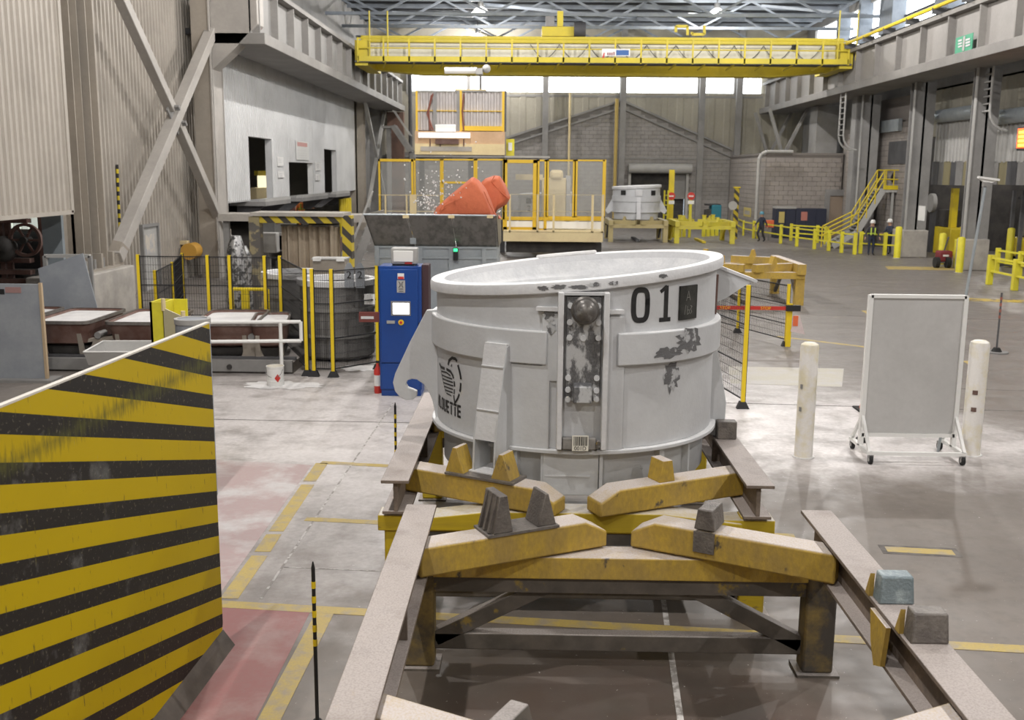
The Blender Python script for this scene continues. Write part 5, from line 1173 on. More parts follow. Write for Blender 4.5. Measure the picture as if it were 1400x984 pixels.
# dark process equipment under and behind the pale enclosure
t = thing('process_machine', 'dark low machinery behind the striped portal', 'machine', (-9,33,0))
MB().box(-8.8,-6.5,32,35,0,1.9).build('frame_block', M_dark, t, bevel=.05); rnd = random.Random(2)
for k in range(22):
    x = rnd.uniform(-8.7,-6.2); z = rnd.uniform(1.0,2.2); MB().box(x,x+rnd.uniform(.1,.5),31.6,32,z-rnd.uniform(.1,.5),z).build('fitting', rnd.choice((M_dsteel,M_steel,M_rust,M_lsteel)), t)
p = at(362,332,30.5); MB().box(p.x-.35,p.x+.35,30.5,30.9,p.z-.3,p.z+.3).build('meter_box', M_lsteel, t, bevel=.03); MB().box(p.x-.1,p.x+.1,30.6,30.8,0,p.z-.3).build('meter_stand', M_steel, t)
t = thing('steel_walkway', 'pale walkway deck running from the enclosure to the glass cabin', 'walkway', (-6.5,37,0))
zz_ = at(480,294,36).z; MB().box(-11,-4.9,36,37.5,zz_-.25,zz_).build('deck', M_conc, t)
for x in (-10.8,-8,-5.2): MB().box(x-.1,x+.1,36.2,36.4,0,zz_-.25).build('leg', M_steel, t)
t = thing('steel_stair', 'grey steel stair beside the striped portal', 'stair', (-5.3,33,0))
for k, y in enumerate((32.2,33.2)): MB().beam((at(474,345,y).x,y,.4),(at(510,300,y).x,y,zz_),.06,.25).build('stringer', M_steel, t); MB().beam((at(474,345,y).x,y,1.3),(at(510,300,y).x,y,zz_+.9),.05,.05).build('handrail', M_lsteel, t)
for k in range(8): f = k/8; x = at(474,345,32.5).x+(at(510,300,32.5).x-at(474,345,32.5).x)*f; z = .4+(zz_-.4)*f; MB().box(x-.14,x+.14,32.2,33.2,z-.02,z+.02).build('tread', M_steel, t)
x_ = at(474,345,32.5).x; MB().box(x_-.3,x_+.2,32.1,33.3,0,.3).build('footing', M_conc, t)
for k, (a, c, z0, z1) in enumerate(ops):               # shelves under the openings
    t = thing('loading_shelf', ['steel shelf under the left opening of the pale wall','steel shelf under the middle opening of the pale wall','steel shelf under the right opening of the pale wall'][k], 'shelf', (EX+.4,(a+c)/2,2.3), 'loading shelves')
    MB().box(EX-.8,EX+.75,a-.4,c+.3,2.5,2.68).build('shelf_plate', M_steel, t)
    for y in (a,c): MB().prism([(EX-.6,y,2.5),(EX+.6,y,2.5),(EX-.2,y,1.9),(EX-.6,y,1.9)],(0,.15,0)).build('support', M_dsteel, t)
    MB().box(EX+.45,EX+.75,a-.4,c+.3,2.68,2.8).build('lip', M_lsteel, t)
t = thing('lit_bench', 'bright yellow bench with added glow panel inside the left opening', 'bench', (EX-2.4,47,2.7)); a, c = gx(350,240,EX-2.4), gx(373,258,EX-2.4)
MB().box(EX-2.8,EX-2.4,a.y,c.y,0,c.z+.1).build('bench_body', M_cream, t); MB().box(EX-2.42,EX-2.38,a.y+.3,c.y-.2,c.z+.1,a.z).build('glow_panel', mat('bench_glow', (1,.92,.62), emit=1.1, fine=0), t); MB().box(EX-2.5,EX-2.3,a.y,c.y,a.z,a.z+.25).build('yellow_rail', M_yel, t)  # added glowing panel stands in for the light on the bench
t = thing('grey_locker_frame', 'pale framed cabinet beneath the enclosure', 'cabinet', (EX-1.6,56,0)); a, c = gx(374,276,EX-1.5), gx(405,291,EX-1.5)
MB().box(EX-2.1,EX-1.5,a.y,c.y,0,a.z).build('body', M_lsteel, t); MB().box(EX-1.5,EX-1.46,a.y+.4,c.y-.4,c.z-.4,a.z-.12).build('red_window', mat('dim_red_window', (.16,.06,.05)), t)
t = thing('yellow_valve_rack', 'yellow pipe rack under the enclosure by the beige column', 'rack', (EX+.3,66,0))
for k in range(5): y = gx(466+k*3,280,EX+.3).y; MB().tube((EX+.3,y,0),(EX+.3,y,2.3),.12).build('pipe', M_yel, t)
MB().box(EX+.2,EX+.4,gx(466,280,EX+.3).y,gx(478,280,EX+.3).y,1.2,1.4).build('header', M_yel, t)
t = thing('far_stair', 'grey steel stair climbing by the brown cladding at the far left', 'stair', (-10.8,76.5,0))
mb = MB(); a, c = at(561,207,74), at(537,172,74); 
for y in (74,75): MB().beam((a.x,y,a.z),(c.x,y,c.z),.1,.35).build('stringer', M_steel, t); MB().beam((a.x,y,a.z+1.1),(c.x,y,c.z+1.1),.06,.06).build('handrail', M_lsteel, t)
for k in range(9): f = k/8; MB().box(a.x+(c.x-a.x)*f-.12,a.x+(c.x-a.x)*f+.12,74,75,a.z+(c.z-a.z)*f-.03,a.z+(c.z-a.z)*f+.03).build('tread', M_steel, t)
MB().box(c.x-.8,c.x,74,75.2,c.z-.15,c.z).build('landing', M_steel, t); MB().box(c.x-.5,c.x-.2,74.3,74.6,0,c.z-.15).build('leg', M_steel, t); MB().box(a.x-.1,a.x+.3,74.2,74.8,0,a.z-.1).build('leg', M_steel, t)
p0, p1 = at(529,138,79), at(553,300,79); o = MB().box(p0.x,p1.x,79,79.6,0,8.4).build('brown_cladding', mat('brown_cladding', (.17,.10,.075),(.12,.075,.06),sc=1)); tag(o, 'brown clad shaft behind the far stair', 'cladding')
x = at(561,160,76).x; o = MB().tube((x,76,0),(x,76,13),.14).build('dark_riser_pipe', M_dsteel); tag(o, 'dark riser pipe left of the corrugated tower', 'pipe')
# ---------------------------------------------------------------- corrugated tower and glazed cabin
YT = 50.0; T = lambda px, py, y=YT: at(px,py,y)
def tb(par, nm, m_, px0, py0, px1, py1, y0=YT, d=.3, **k):
    p, q = T(px0,py0,y0), T(px1,py1,y0); return MB().box(p.x,q.x,y0,y0+d,q.z,p.z).build(nm, m_, par, **k)
M_tc = mat('silver_corrugated_sheet', (.50,.47,.46), (.42,.39,.38), sc=.8, rough=.45, metal=.2)
M_tan = mat('tan_painted_box', (.62,.42,.26), (.52,.34,.20), sc=.7, rough=.6)
M_fr = mat('cabin_frame_yellow', (.72,.47,.03), rough=.5, fine=.03)
t = thing('corrugated_tower', 'tall machine tower with corrugated front above the glazed cabin', 'machine', (T(628,215).x,YT+1.5,0))
for px0, px1 in ((570,591),(597,625),(631,688)):
    p, q = T(px0,126), T(px1,178); mb = MB(); corr(mb,'y',YT+.05,p.x,q.x,q.z,p.z,.28,.08,-1); mb.box(p.x,q.x,YT+.1,YT+.2,q.z,p.z).build('corrugated_panel', M_tc, t, smooth=False)
tb(t,'tower_body',M_tc,569,126,690,212,YT+.25,2.6)
for px0, px1, m_ in ((568,571,M_fr),(592,597,M_steel),(624.5,628.5,M_steel),(628.5,631.5,M_fr),(686.5,689.5,M_fr),(690,692,M_dsteel)): tb(t,'frame_post',m_,px0,124,px1,180,YT-.12,.2)
for py0, py1 in ((123.5,126),(150.5,152.5)): tb(t,'frame_rail',M_fr if py0 > 130 else M_steel,568,py0,690,py1,YT-.1,.15)
tb(t,'yellow_band',M_fr,630,172,689,179,YT-.15,.2); bx_ = tb(t,'tan_housing',M_tan,567,179,690,212,YT-.25,.5); tb(t,'tan_lip',M_cream,567,196,690,212,YT-.3,.06); tb(t,'recess_strip',M_conc,575,200,645,207,YT-.34,.05)
for px in (588,602,634): MB().tube(T(px,190,YT-.36),T(px,200,YT-.36),.03).build('hanger_rod', M_rust, t)
tb(t,'brackets',M_rust,595,190,627,197,YT-.5,.2); tb(t,'light_bar',mat('tower_light_bar',(1,.97,.9),emit=1.0,fine=0),572,181,642.5,188.5,YT-.7,.25); tb(t,'junction_box',M_white,595,170,623,180,YT-.5,.35,bevel=.03)
tb(t,'base_beam',M_steel,565,212.5,752,216,YT-.4,.6)
for pts in ([(592,128),(584,155),(592,178)],[(590,130),(586,150),(588,178)],[(634,128),(632,152),(634,178)]): MB().path([T(px,py,YT-.25) for px,py in pts],.04,5).build('red_hose', mat('hose_red',(.20,.07,.05)), t)
MB().tube(T(657,122),T(657,102),.06).build('mast', M_steel, t); ar_ = MB().tube(T(608,96.5),T(652,96.5),.15,10).build('jib_arm', M_white, t); MB().box(T(651,100).x,T(660,100).x,YT-.3,YT+.3,T(651,102).z,T(660,94).z).build('jib_head', M_lsteel, t); MB().ball(T(665,94),.2,10,8).build('jib_knob', M_lsteel, t)
tb(t,'top_cap',M_cream,622,121.5,664,124,YT-.1,1.2)
for x0 in (570,640,686): p = T(x0,215); MB().box(p.x-.12,p.x+.12,YT+2.0,YT+2.3,0,p.z).build('support_leg', M_dsteel, t)
t = thing('glazed_cabin', 'yellow framed glazed cabin with cream platform and railing', 'cabin', (T(672,330).x,YT,0))
zlo = T(700,312).z; zfl = T(700,330).z
def frame(px0, py0, px1, py1, w_=2.0, glass=True):
    for a, b_, c, d in ((px0,py0,px0+w_,py1),(px1-w_,py0,px1,py1),(px0,py0,px1,py0+w_),(px0,py1-w_,px1,py1)): tb(t,'frame_bar',M_fr,a,b_,c,d,YT-.8,.12)
    if glass: tb(t,'glass_pane',M_glass,px0+w_,py0+w_,px1-w_,py1-w_,YT-.76,.03)
frame(517,217,566,332,4); frame(566,217,604,300,2.5); frame(604,217,650,300,2.5); frame(650,217,690,300,2.5); frame(688,218,734,315,5); frame(734,218,747,315,2.5); frame(747,218,786,298,2.5); frame(786,218,827,298,2.5)
tb(t,'mid_bar',M_fr,604,248,650,251,YT-.8,.1); tb(t,'yellow_rail',M_fr,690,296,826,302,YT-.82,.1); tb(t,'white_panel',M_white,692,302,824,313,YT-.78,.05)
tb(t,'platform_edge',M_cream,688,317,824,331,YT-1.6,.25); tb(t,'deck',M_cream,688,315,826,318,YT-1.6,3.0)
tb(t,'underframe',M_dark,692,331,822,346,YT-1.0,1.2)
for px in (697,735,757,810,824): tb(t,'rail_post',M_cream,px-1,266,px+1,318,YT-1.6,.08)
for py in (266,289): tb(t,'rail_bar',M_cream,688,py-.8,826,py+.8,YT-1.62,.06)
for px in (527,556): tb(t,'rail_post',M_cream,px-1.2,266,px+1.2,300,YT-1.4,.08)
tb(t,'rail_bar',M_cream,517,266,600,267.5,YT-1.42,.06); tb(t,'control_panel',M_cream,560,266,569,292,YT-1.5,.2); tb(t,'rail_bar',M_cream,517,288,600,289.5,YT-1.42,.06)
tb(t,'roof_fitting',M_lsteel,690,213,752,216,YT-.5,.9)
t = thing('cream_machine', 'cream machine standing inside the glazed cabin', 'machine', (T(762,300,YT+3).x,YT+3,0)); y = YT+3
tb(t,'body',M_cream,741,243,775,300,y,.8,bevel=.05); tb(t,'head',M_cream,752,232,770,246,y-.1,.8,bevel=.15); tb(t,'column',M_lsteel,774,240,779,318,y,.5); tb(t,'cross_arm',M_cream,705,238,742,246,y,.4); tb(t,'foot',M_cream,735,300,785,342.3,y,.8)
t = thing('yellow_riser', 'yellow pipe stack beside the corrugated tower top', 'pipe', (T(697,215).x,YT+1,T(697,215).z)); tb(t,'pipe_box',M_yel2,692,190,703,213,YT+1,.3); tb(t,'gauge',M_white,695,195,700,206,YT+.9,.1)
# ================================================================ SMALL POTS AND FAR STANDS
def small_pot(label, x, y, zb, num=None, rz=0):
    t = thing('crucible_pot', label, 'pot', (x,y,zb), 'far pots'); r = 1.42
    sh = lambda p: (p.x,p.y,p.z+.05*(p.x-x)*max(0,min(1,(p.z-zb-1.5)/.3)))
    MB().lathe([(0,0),(r-.1,0),(r-.08,.4),(r,.42),(r,1.85)],(x,y,zb),48).map(sh).build('shell', M_pot, t); MB().lathe([(r-.02,1.84),(r+.07,1.84),(r+.07,1.98),(r-.08,2.0),(r-.14,1.9),(r-.3,1.5),(0,1.45)],(x,y,zb),48).map(sh).build('rim', M_potw, t)
    MB().ring((x,y,zb),r-.02,r+.05,1.05,1.4,0,360,48).build('band', M_pot, t); MB().ring((x,y,zb),r-.05,r+.05,.42,.46,0,360,48).build('lower_flange', M_pot, t)
    MB().prism([(x-.12,y-r+.05,zb+.05),(x-.12,y-r-.3,zb+.05),(x-.12,y-r-.08,zb+1.3),(x-.12,y-r+.05,zb+1.3)],(.24,0,0)).build('foot_channel', M_potw, t); MB().box(x-.2,x+.2,y-r-.1,y-r+.05,zb+1.4,zb+1.75).build('trunnion_plate', M_potw, t)
    for a in (-38,38): 
        q_ = Vector((x+(r+.02)*math.sin(R(a)), y-(r+.02)*math.cos(R(a)), zb+1.58)); MB().box(-.16,.16,-.02,.02,-.14,.14).xf(Matrix.Translation(q_) @ Matrix.Rotation(R(a),4,'Z')).build('black_plate', M_mark, t)
    for a in (-85,88): 
        q_ = Matrix.Translation((x+r*math.sin(R(a)), y-r*math.cos(R(a)), zb)) @ Matrix.Rotation(R(a),4,'Z'); MB().prism([(-.04,0,1.3),(-.04,-.45,.5),(-.04,-.3,.3),(-.04,0,.5)],(.08,0,0)).xf(q_).build('hook_bracket', M_pot, t)
    if num:
        mb = text_mesh(num, .42); mb.map(lambda v: (x-.75+v.x, y-r*.87-.02+v.x*.6, zb+1.05+v.y)); mb.build('stencilled_number', M_mark, t, smooth=False)
    return t
def far_stand(label, cx, cy, m_, md_, zt=1.29):
    t = thing('pot_stand', label, 'stand', (cx,cy,0), 'pot stands')
    for s in (-1,1):
        MB().box(cx+s*1.62-.13,cx+s*1.62+.13,cy-1.85,cy+1.85,zt-.32,zt).build('side_rail', m_, t)
        for e in (-1,1):
            MB().box(cx+s*1.62-.14,cx+s*1.62+.14,cy+e*1.6-.12,cy+e*1.6+.12,0,zt-.32).build('leg', m_, t); MB().beam((cx+s*1.5,cy+e*1.1,zt-.14),(cx+s*.15,cy+e*1.8,zt-.14),.22,.24).build('end_arm', m_, t)
            MB().beam((cx+s*1.62,cy+e*1.5,.1),(cx+s*1.62,cy+e*.5,zt-.35),.1,.1).build('diagonal_brace', md_, t)
            c_ = (cx+s*.8, cy+e*1.47, zt-.02); guide(MB(), c_, math.atan2(e*.7,-s*1.35), .2,.24,.2,.05).build('wedge_guide', m_, t)
    for e in (-1,1): MB().box(cx-1.75,cx+1.75,cy+e*1.62-.14,cy+e*1.62+.14,zt-.46,zt-.26).build('cross_beam', m_, t)
    MB().box(cx-.1,cx+.1,cy-1.6,cy+1.6,.02,.14).build('ground_beam', md_, t); return t
b1 = gz(872,331); far_stand('cream pot stand under the far grey pot', b1.x, b1.y+1.7, M_farc, M_dsteel); small_pot('grey pot standing on the far cream stand', b1.x, b1.y+1.7, 1.3)
b2 = gz(963,333); far_stand('bright yellow empty stand right of the far pot', b2.x, b2.y+1.7, M_fary, M_yel)
b3 = gz(1090,416); far_stand('ochre stand behind the mesh fence right of the large pot', b3.x-1.65, b3.y+1.4, M_sty, M_std)
q_ = at(745,300,56); small_pot('grey pot numbered 21 seen through the cabin glass', q_.x, 56.2, .95, '21')
t = thing('pot_plinth', 'dark plinth under the pot behind the cabin glass', 'plinth', (q_.x,56.2,0)); MB().box(q_.x-1.2,q_.x+1.2,55.0,57.4,0,.85).build('plinth_block', M_dark, t, bevel=.05); MB().box(q_.x-1.3,q_.x+1.3,54.9,57.5,.85,.94).build('plinth_cap', M_steel, t)
# ================================================================ RIGHT SIDE
M_boll = mat('dusty_yellow_bollard', (.72,.655,.46), (.80,.775,.74), sc=3.2, lo=.40, hi=.58, rough=.7, fine=.05, chip=((.35,.25,.08), 7, .73), bump=.15)
for k, (px, py, h, r_) in enumerate(((1098,628,1.66,.128),(1326,625,1.68,.135))):
    p = gz(px,py-4); t = thing('bollard', ['dusty pale yellow bollard left of the wheeled board','dusty pale yellow bollard right of the wheeled board'][k], 'bollard', (p.x,p.y,0), 'dusty bollards')
    MB().lathe([(r_,0),(r_,h-.05),(r_*.93,h-.015),(r_*.6,h+.012),(0,h+.02)],(p.x,p.y,0),28).build('pipe', M_boll, t)
    for z in ((.95,.7) if k else (1.05,.72)):
        MB().ring((p.x,p.y,0),r_,r_+.012,z-.03,z+.03,(-40 if k else -60),(-12 if k else -45),4).build('clip', M_rust if k else M_steel, t)
    MB().ring((p.x,p.y,0),r_,r_+.03,0,.012,0,360,24).build('floor_ring', M_powder, t)
# wheeled board
Yb = 14.45; a, c = at(1191,405,Yb), at(1321,405,Yb); zt_ = a.z; zb_ = at(1180,594,Yb).z
t = thing('wheeled_board', 'grey sheet board on a white wheeled frame between the bollards', 'board', ((a.x+c.x)/2,Yb,0))
MB().box(a.x,c.x,Yb,Yb+.02,zb_,zt_).build('sheet', mat('grey_board_sheet', (.50,.495,.485),(.55,.545,.535),sc=1.4,rough=.35,chip=((.60,.60,.58),4,.74)), t)
for x in (a.x,c.x): MB().box(x-.03,x+.03,Yb-.03,Yb+.05,.16,zt_+.02).build('frame_upright', M_white, t)
for z in (zt_,zb_): MB().box(a.x,c.x,Yb-.03,Yb+.05,z-.02,z+.03).build('frame_bar', M_white, t)
for x in (a.x,c.x):
    MB().box(x-.03,x+.03,Yb-.42,Yb+.45,.13,.18).build('base_foot', M_white, t); MB().beam((x,Yb-.40,.17),(x,Yb,.62),.04,.04).build('stay', M_white, t); MB().beam((x,Yb+.40,.17),(x,Yb,.62),.04,.04).build('stay', M_white, t)
for y in (Yb-.40,): MB().box(a.x,c.x,y-.025,y+.025,.13,.18).build('base_bar', M_white, t)
for x in (a.x+.02,c.x-.02):
    for y in (Yb-.40,Yb+.42):
        w_ = MB().tube((x-.022,y,.065),(x+.022,y,.065),.065,18).build('caster_wheel', M_rub, t); MB().box(x-.035,x+.035,y-.03,y+.03,.09,.135).build('caster_fork', M_steel, w_); MB().tube((x-.028,y,.065),(x+.028,y,.065),.03,12).build('hub', M_lsteel, w_)
# long squeegee leaning on the board, cone, striped rods
p0, p1 = at(1318,418,Yb+.32), at(1348,250,Yb+.35); dd = p1-p0; p00 = p0-dd*(p0.z/dd.z)
t = thing('floor_squeegee', 'long grey handled squeegee standing head up behind the board', 'squeegee', (p00.x,p00.y,0))
MB().tube(p00,p1,.022).build('handle', M_galv, t); l_, r__ = at(1337,242,Yb+.35), at(1366,246,Yb+.35)
hd = MB().prism([l_,r__,at(1356,250,Yb+.35),at(1345,249,Yb+.35)],(0,.04,0)).build('head', M_white, t); MB().beam(l_,r__,.05,.03).build('blade', M_white, hd); MB().box(p1.x-.04,p1.x+.04,p1.y-.04,p1.y+.04,p1.z-.05,p1.z+.01).build('socket', M_steel, t)
p = gz(1167,560); t = thing('traffic_cone', 'orange traffic cone mostly hidden behind the board', 'cone', (p.x+.25,p.y,0)); p.x += .16
M_or = mat('cone_orange', (.75,.16,.06), fine=.03); MB().box(p.x-.12,p.x+.32,p.y-.2,p.y+.2,0,.03).build('base', M_rub, t); MB().lathe([(.16,.03),(.035,.72),(0,.72)],(p.x+.1,p.y,0),20).build('cone_body', M_or, t); MB().lathe([(.118,.30),(.082,.50)],(p.x+.1,p.y,0),20).map(lambda v: (p.x+.1+(v.x-p.x-.1)*1.03,p.y+(v.y-p.y)*1.03,v.z)).build('reflective_collar', M_white, t)
t = thing('yellow_pole', 'slim yellow pole standing behind the left edge of the board', 'pole', (at(1180,540,15.3).x,15.3,0)); x = at(1181,540,15.3).x; MB().tube((x,15.3,0),(x+.06,15.3,2.1),.028).build('pole', M_yel, t); MB().tube((x,15.3,0),(x,15.3,.06),.12,14,.06).build('foot', M_rub, t)
p = gz(1362,482); t = thing('marker_post', 'thin red striped marker post on a black foot at the right', 'post', (p.x,p.y,0)); h = at(1366,400,p.y).z
MB().tube((p.x,p.y,0),(p.x,p.y,h),.022).build('rod', M_dsteel, t); MB().tube((p.x,p.y,0),(p.x,p.y,.12),.14,14,.07).build('foot', M_rub, t); MB().tube((p.x,p.y,0),(p.x,p.y,.03),.26,16).build('base_plate', M_steel, t)
for j in range(4): MB().tube((p.x,p.y,h-.1-.14*j),(p.x,p.y,h-.17-.14*j),.027).build('red_band', mat('dull_red_band',(.33,.12,.09)), t)
# mesh fences right of the pot
f0, f1 = gz(1015,558), gz(993,521); dv = (f1-f0)
fence('mesh_fence', 'mesh fence with bright yellow end post right of the large pot', [(f0.x,f0.y),(f0.x-.35,f0.y+2.1),(f0.x-.7,f0.y+4.2)], h=2.15, step=.06)
g0 = gz(1074,473)
fence('mesh_fence', 'lower mesh fence with red stop tape beside the ochre stand', [(g0.x,g0.y),(g0.x-.75,g0.y+2.0),(g0.x-1.6,g0.y+4.4),(g0.x-2.3,g0.y+7)], h=1.48, step=.07)
t = thing('barrier_tape', 'red retractable stop tape stretched between the two mesh fences', 'tape', (g0.x-.9,g0.y,.0))
zt_ = at(1072,420,g0.y).z; MB().box(g0.x-.03,g0.x+.09,g0.y-.1,g0.y-.033,0,zt_+.1).build('tape_post', M_ypost, t); MB().box(g0.x-.08,g0.x+.26,g0.y-.18,g0.y-.1,zt_-.07,zt_+.07).build('cassette', M_black, t)
tp_ = MB().box(g0.x-2.1,g0.x-.08,g0.y-.145,g0.y-.14,zt_-.05,zt_+.04).build('tape', M_red, t)
for x in (g0.x-.55,g0.x-1.5): mb = text_mesh('STOP', .10); mb.map(lambda v: (v.x+x, g0.y-.147, v.y+zt_-.04)); mb.build('lettering', M_ypost, tp_, smooth=False)
MB().box(g0.x-2.2,g0.x-2.05,g0.y-.17,g0.y-.1,0,zt_+.06).build('end_post', M_dsteel, t)
MB().prism([(g0.x+.14,g0.y-.15,zt_-.15),(g0.x+.26,g0.y-.15,zt_-.18),(g0.x+.40,g0.y-.15,zt_-.62),(g0.x+.06,g0.y-.15,zt_-.55)],(0,.01,0)).build('hanging_tag', mat('pale_pink_tag',(.66,.55,.54)), t); MB().box(g0.x+.10,g0.x+.22,g0.y-.16,g0.y-.15,zt_-.42,zt_-.18).build('orange_tag', M_or, t)
# guard rails
def rail(label, pts, h=1.08, rails=(.98,.5), r_=.085, grp='yellow guard rails', sq=True):
    t = thing('guard_rail', label, 'railing', (pts[0].x,pts[0].y,0), grp)
    for p in pts: MB().box(p.x-r_,p.x+r_,p.y-r_,p.y+r_,0,h).build('post', M_yel2, t, bevel=.015)
    for p, q in zip(pts, pts[1:]):
        for z in rails: MB().beam((p.x,p.y,z*h/1.08),(q.x,q.y,z*h/1.08),.07,.07).build('rail', M_yel2, t)
    return t
rail('yellow guard rail in front of the dark lockers and stair', [G(1030,326),G(1067,333),G(1089,337),G(1113,340.5),G(1132.5,343),G(1150,345.6),G(1168,348)], 1.12)
rail('short yellow guard rail in front of the vested worker', [G(1176,346.5),G(1209,349),G(1225,350)], 1.15)
rail('back yellow guard rail along the lockers', [G(1081,329),G(1117,332),G(1128,334)], 1.05)
rail('near yellow guard rail at the right edge', [G(1352,389),G(1386.5,397),G(1430,407)], 1.12, r_=.10); rail('second yellow guard rail behind the near one at the right edge', [G(1362,373),G(1393,379),G(1430,386)], 1.05)
rail('far yellow guard rail left of the walking worker', [G(1000,312),G(1016,322),G(1035,326)], 1.0, r_=.06)
for k, (px, py, h, r_, lab) in enumerate(((1226,353,1.55,.16,'tall yellow bollard at the concrete column foot'),(1286,362,1.45,.15,'yellow bollard behind the red cart'),(1311,373,1.5,.15,'yellow bollard in front of the red cart'),(1378,365,1.75,.16,'yellow bollard near the forklift'))):
    p = G(px,py); t = thing('bollard', lab, 'bollard', (p.x,p.y,0), 'yellow bollards'); MB().lathe([(r_,0),(r_,h-.06),(r_*.8,h-.01),(0,h+.02)],(p.x,p.y,0),20).build('pipe', M_yel2, t); MB().ring((p.x,p.y,0),r_,r_+.05,0,.03,0,360,20).build('floor_ring', M_conc, t)
p = G(1330,368); t = thing('yellow_block', 'square yellow guard box around the column foot', 'block', (p.x,p.y+.5,0)); MB().box(p.x-.5,p.x+.55,p.y,p.y+1.0,0,1.25).build('guard_box', M_yel2, t, bevel=.03); MB().box(p.x-.4,p.x+.45,p.y+.1,p.y+.9,1.25,1.32).build('top_plate', M_conc, t)
p = G(1291,366); t = thing('gas_cart', 'small red two wheeled cart with black tyres', 'cart', (p.x,p.y,0))
MB().box(p.x-.28,p.x+.35,p.y,p.y+.5,.25,.75).build('body', mat('dark_red_tank',(.20,.03,.035)), t, bevel=.08); MB().box(p.x-.1,p.x+.15,p.y-.01,p.y,.5,.58).build('label', M_white, t); MB().beam((p.x+.05,p.y+.3,.7),(p.x+.2,p.y+.3,1.35),.05,.05).build('handle', M_dsteel, t)
for x in (p.x-.38,p.x+.12): MB().tube((x-.09,p.y-.05,.24),(x+.09,p.y-.05,.24),.24,18).xf(Matrix.Identity(4)).build('tyre', M_rub, t)
MB().tube((p.x-.4,p.y+.1,.24),(p.x+.3,p.y+.1,.24),.05).build('axle', M_steel, t)
# stair on the right
YS2 = 57.5; t = thing('yellow_railed_stair', 'steel stair with yellow railing climbing to a landing at the block wall', 'stair', (at(1190,330,YS2).x,YS2,0))
a, c = at(1172,317,YS2), at(1208,259,YS2); le = at(1240,259,YS2)
bt = Vector((a.x-1.3,YS2,.1))
M_sg = mat('grey_stringer', (.40,.40,.38), rough=.6)
for y in (YS2,YS2+1.2): MB().beam((a.x,y,a.z),(c.x,y,c.z),.08,.32).build('stringer', M_sg, t); MB().beam((bt.x,y,bt.z),(a.x,y,a.z),.08,.28).build('lower_stringer', M_sg, t)
MB().prism([(a.x,YS2+.1,a.z-.2),(c.x,YS2+.1,c.z-.2),(c.x,YS2+1.1,c.z-.2),(a.x,YS2+1.1,a.z-.2)],(0,0,.04)).build('soffit', M_dark, t)
for k in range(13):
    f = k/13; x = a.x+(c.x-a.x)*f; z = a.z+(c.z-a.z)*f; MB().box(x-.14,x+.14,YS2,YS2+1.2,z+.1,z+.14).build('tread', M_steel, t)
for k in range(6): f = k/6; x = bt.x+(a.x-bt.x)*f; z = bt.z+(a.z-bt.z)*f; MB().box(x-.14,x+.14,YS2,YS2+1.2,z,z+.04).build('tread', M_steel, t)
MB().box(c.x,le.x,YS2-.05,YS2+1.3,c.z-.15,c.z+.05).build('landing', M_sg, t); MB().box(c.x,le.x,YS2-.09,YS2-.05,c.z,c.z+.22).build('toe_board', M_yel, t)
for y in (YS2-.03,YS2+1.22):
    for dz in (1.05,.55): MB().tube((a.x,y,a.z+dz),(c.x,y,c.z+dz),.035).build('handrail', M_yel, t); MB().tube((c.x,y,c.z+dz),(le.x,y,c.z+dz),.035).build('handrail', M_yel, t); MB().tube((bt.x-.3,y,bt.z+dz),(a.x,y,a.z+dz),.04).build('handrail', M_yel, t)
    for f in (0,.33,.66,1): x = a.x+(c.x-a.x)*f; z = a.z+(c.z-a.z)*f; MB().tube((x,y,z),(x,y,z+1.05),.035).build('baluster', M_yel, t)
    for f in (.4,.8): x = c.x+(le.x-c.x)*f; MB().tube((x,y,c.z),(x,y,c.z+1.05),.035).build('baluster', M_yel, t)
    MB().box(bt.x-.33,bt.x-.27,y-.03,y+.03,0,bt.z+1.05).build('newel', M_yel, t)
for px in (1219,1238): x = at(px,290,YS2).x; MB().box(x-.06,x+.06,YS2,YS2+.1,0,c.z-.15).build('landing_post', M_sg, t)
p = at(1228,243,YS2+.6); MB().ring((0,0,0),.28,.40,-.06,.06,0,360,20).xf(Matrix.Translation(p) @ Matrix.Rotation(R(90),4,'X')).build('coiled_hose', M_black, t)
# lockers, signs, drinking fountain things by the block room
p0, p1 = at(1061,284,66.5), at(1086,327,66.5)
for k, (a_, b_, lab) in enumerate(((1061,1086,'navy locker cabinet by the block room, left one'),(1088,1128,'wide dark locker cabinet by the block room, right one'))):
    p0, p1 = at(a_,285,66.3), at(b_,324,66.3); t = thing('locker_cabinet', lab, 'locker', ((p0.x+p1.x)/2,66.6,0), 'dark lockers'); MB().box(p0.x,p1.x,66.3,67.2,0,p0.z).build('body', M_bldark, t); n = 2 if k == 0 else 3
    for j in range(n): dd_ = (p1.x-p0.x)/n; MB().box(p0.x+dd_*j+.03,p0.x+dd_*(j+1)-.03,66.26,66.3,.1,p0.z-.06).build('locker_door', M_bldark, t)
    if k == 0: MB().box(p0.x+.2,p0.x+.55,66.24,66.26,p0.z-.9,p0.z-.2).build('yellow_notice', mat('yellow_notice',(.55,.45,.15)), t); MB().box(p0.x-.02,p1.x+.02,66.25,67.2,p0.z,p0.z+.12).build('pale_top', M_lsteel, t)
    else: MB().box(p0.x+.35,p0.x+.75,66.24,66.26,p0.z-.75,p0.z-.2).build('red_notice', mat('red_notice',(.50,.20,.16)), t)
p0, p1 = at(1048,301,64), at(1058,311,64); t = thing('red_box', 'orange red box hanging on the guard post beside the worker', 'box', ((p0.x+p1.x)/2,64,0)); MB().box(p0.x,p1.x,64,64.25,p1.z,p0.z).build('case', M_or, t, bevel=.03); MB().box(p0.x+.15,p0.x+.25,64.1,64.2,0,p1.z).build('stand', M_steel, t)
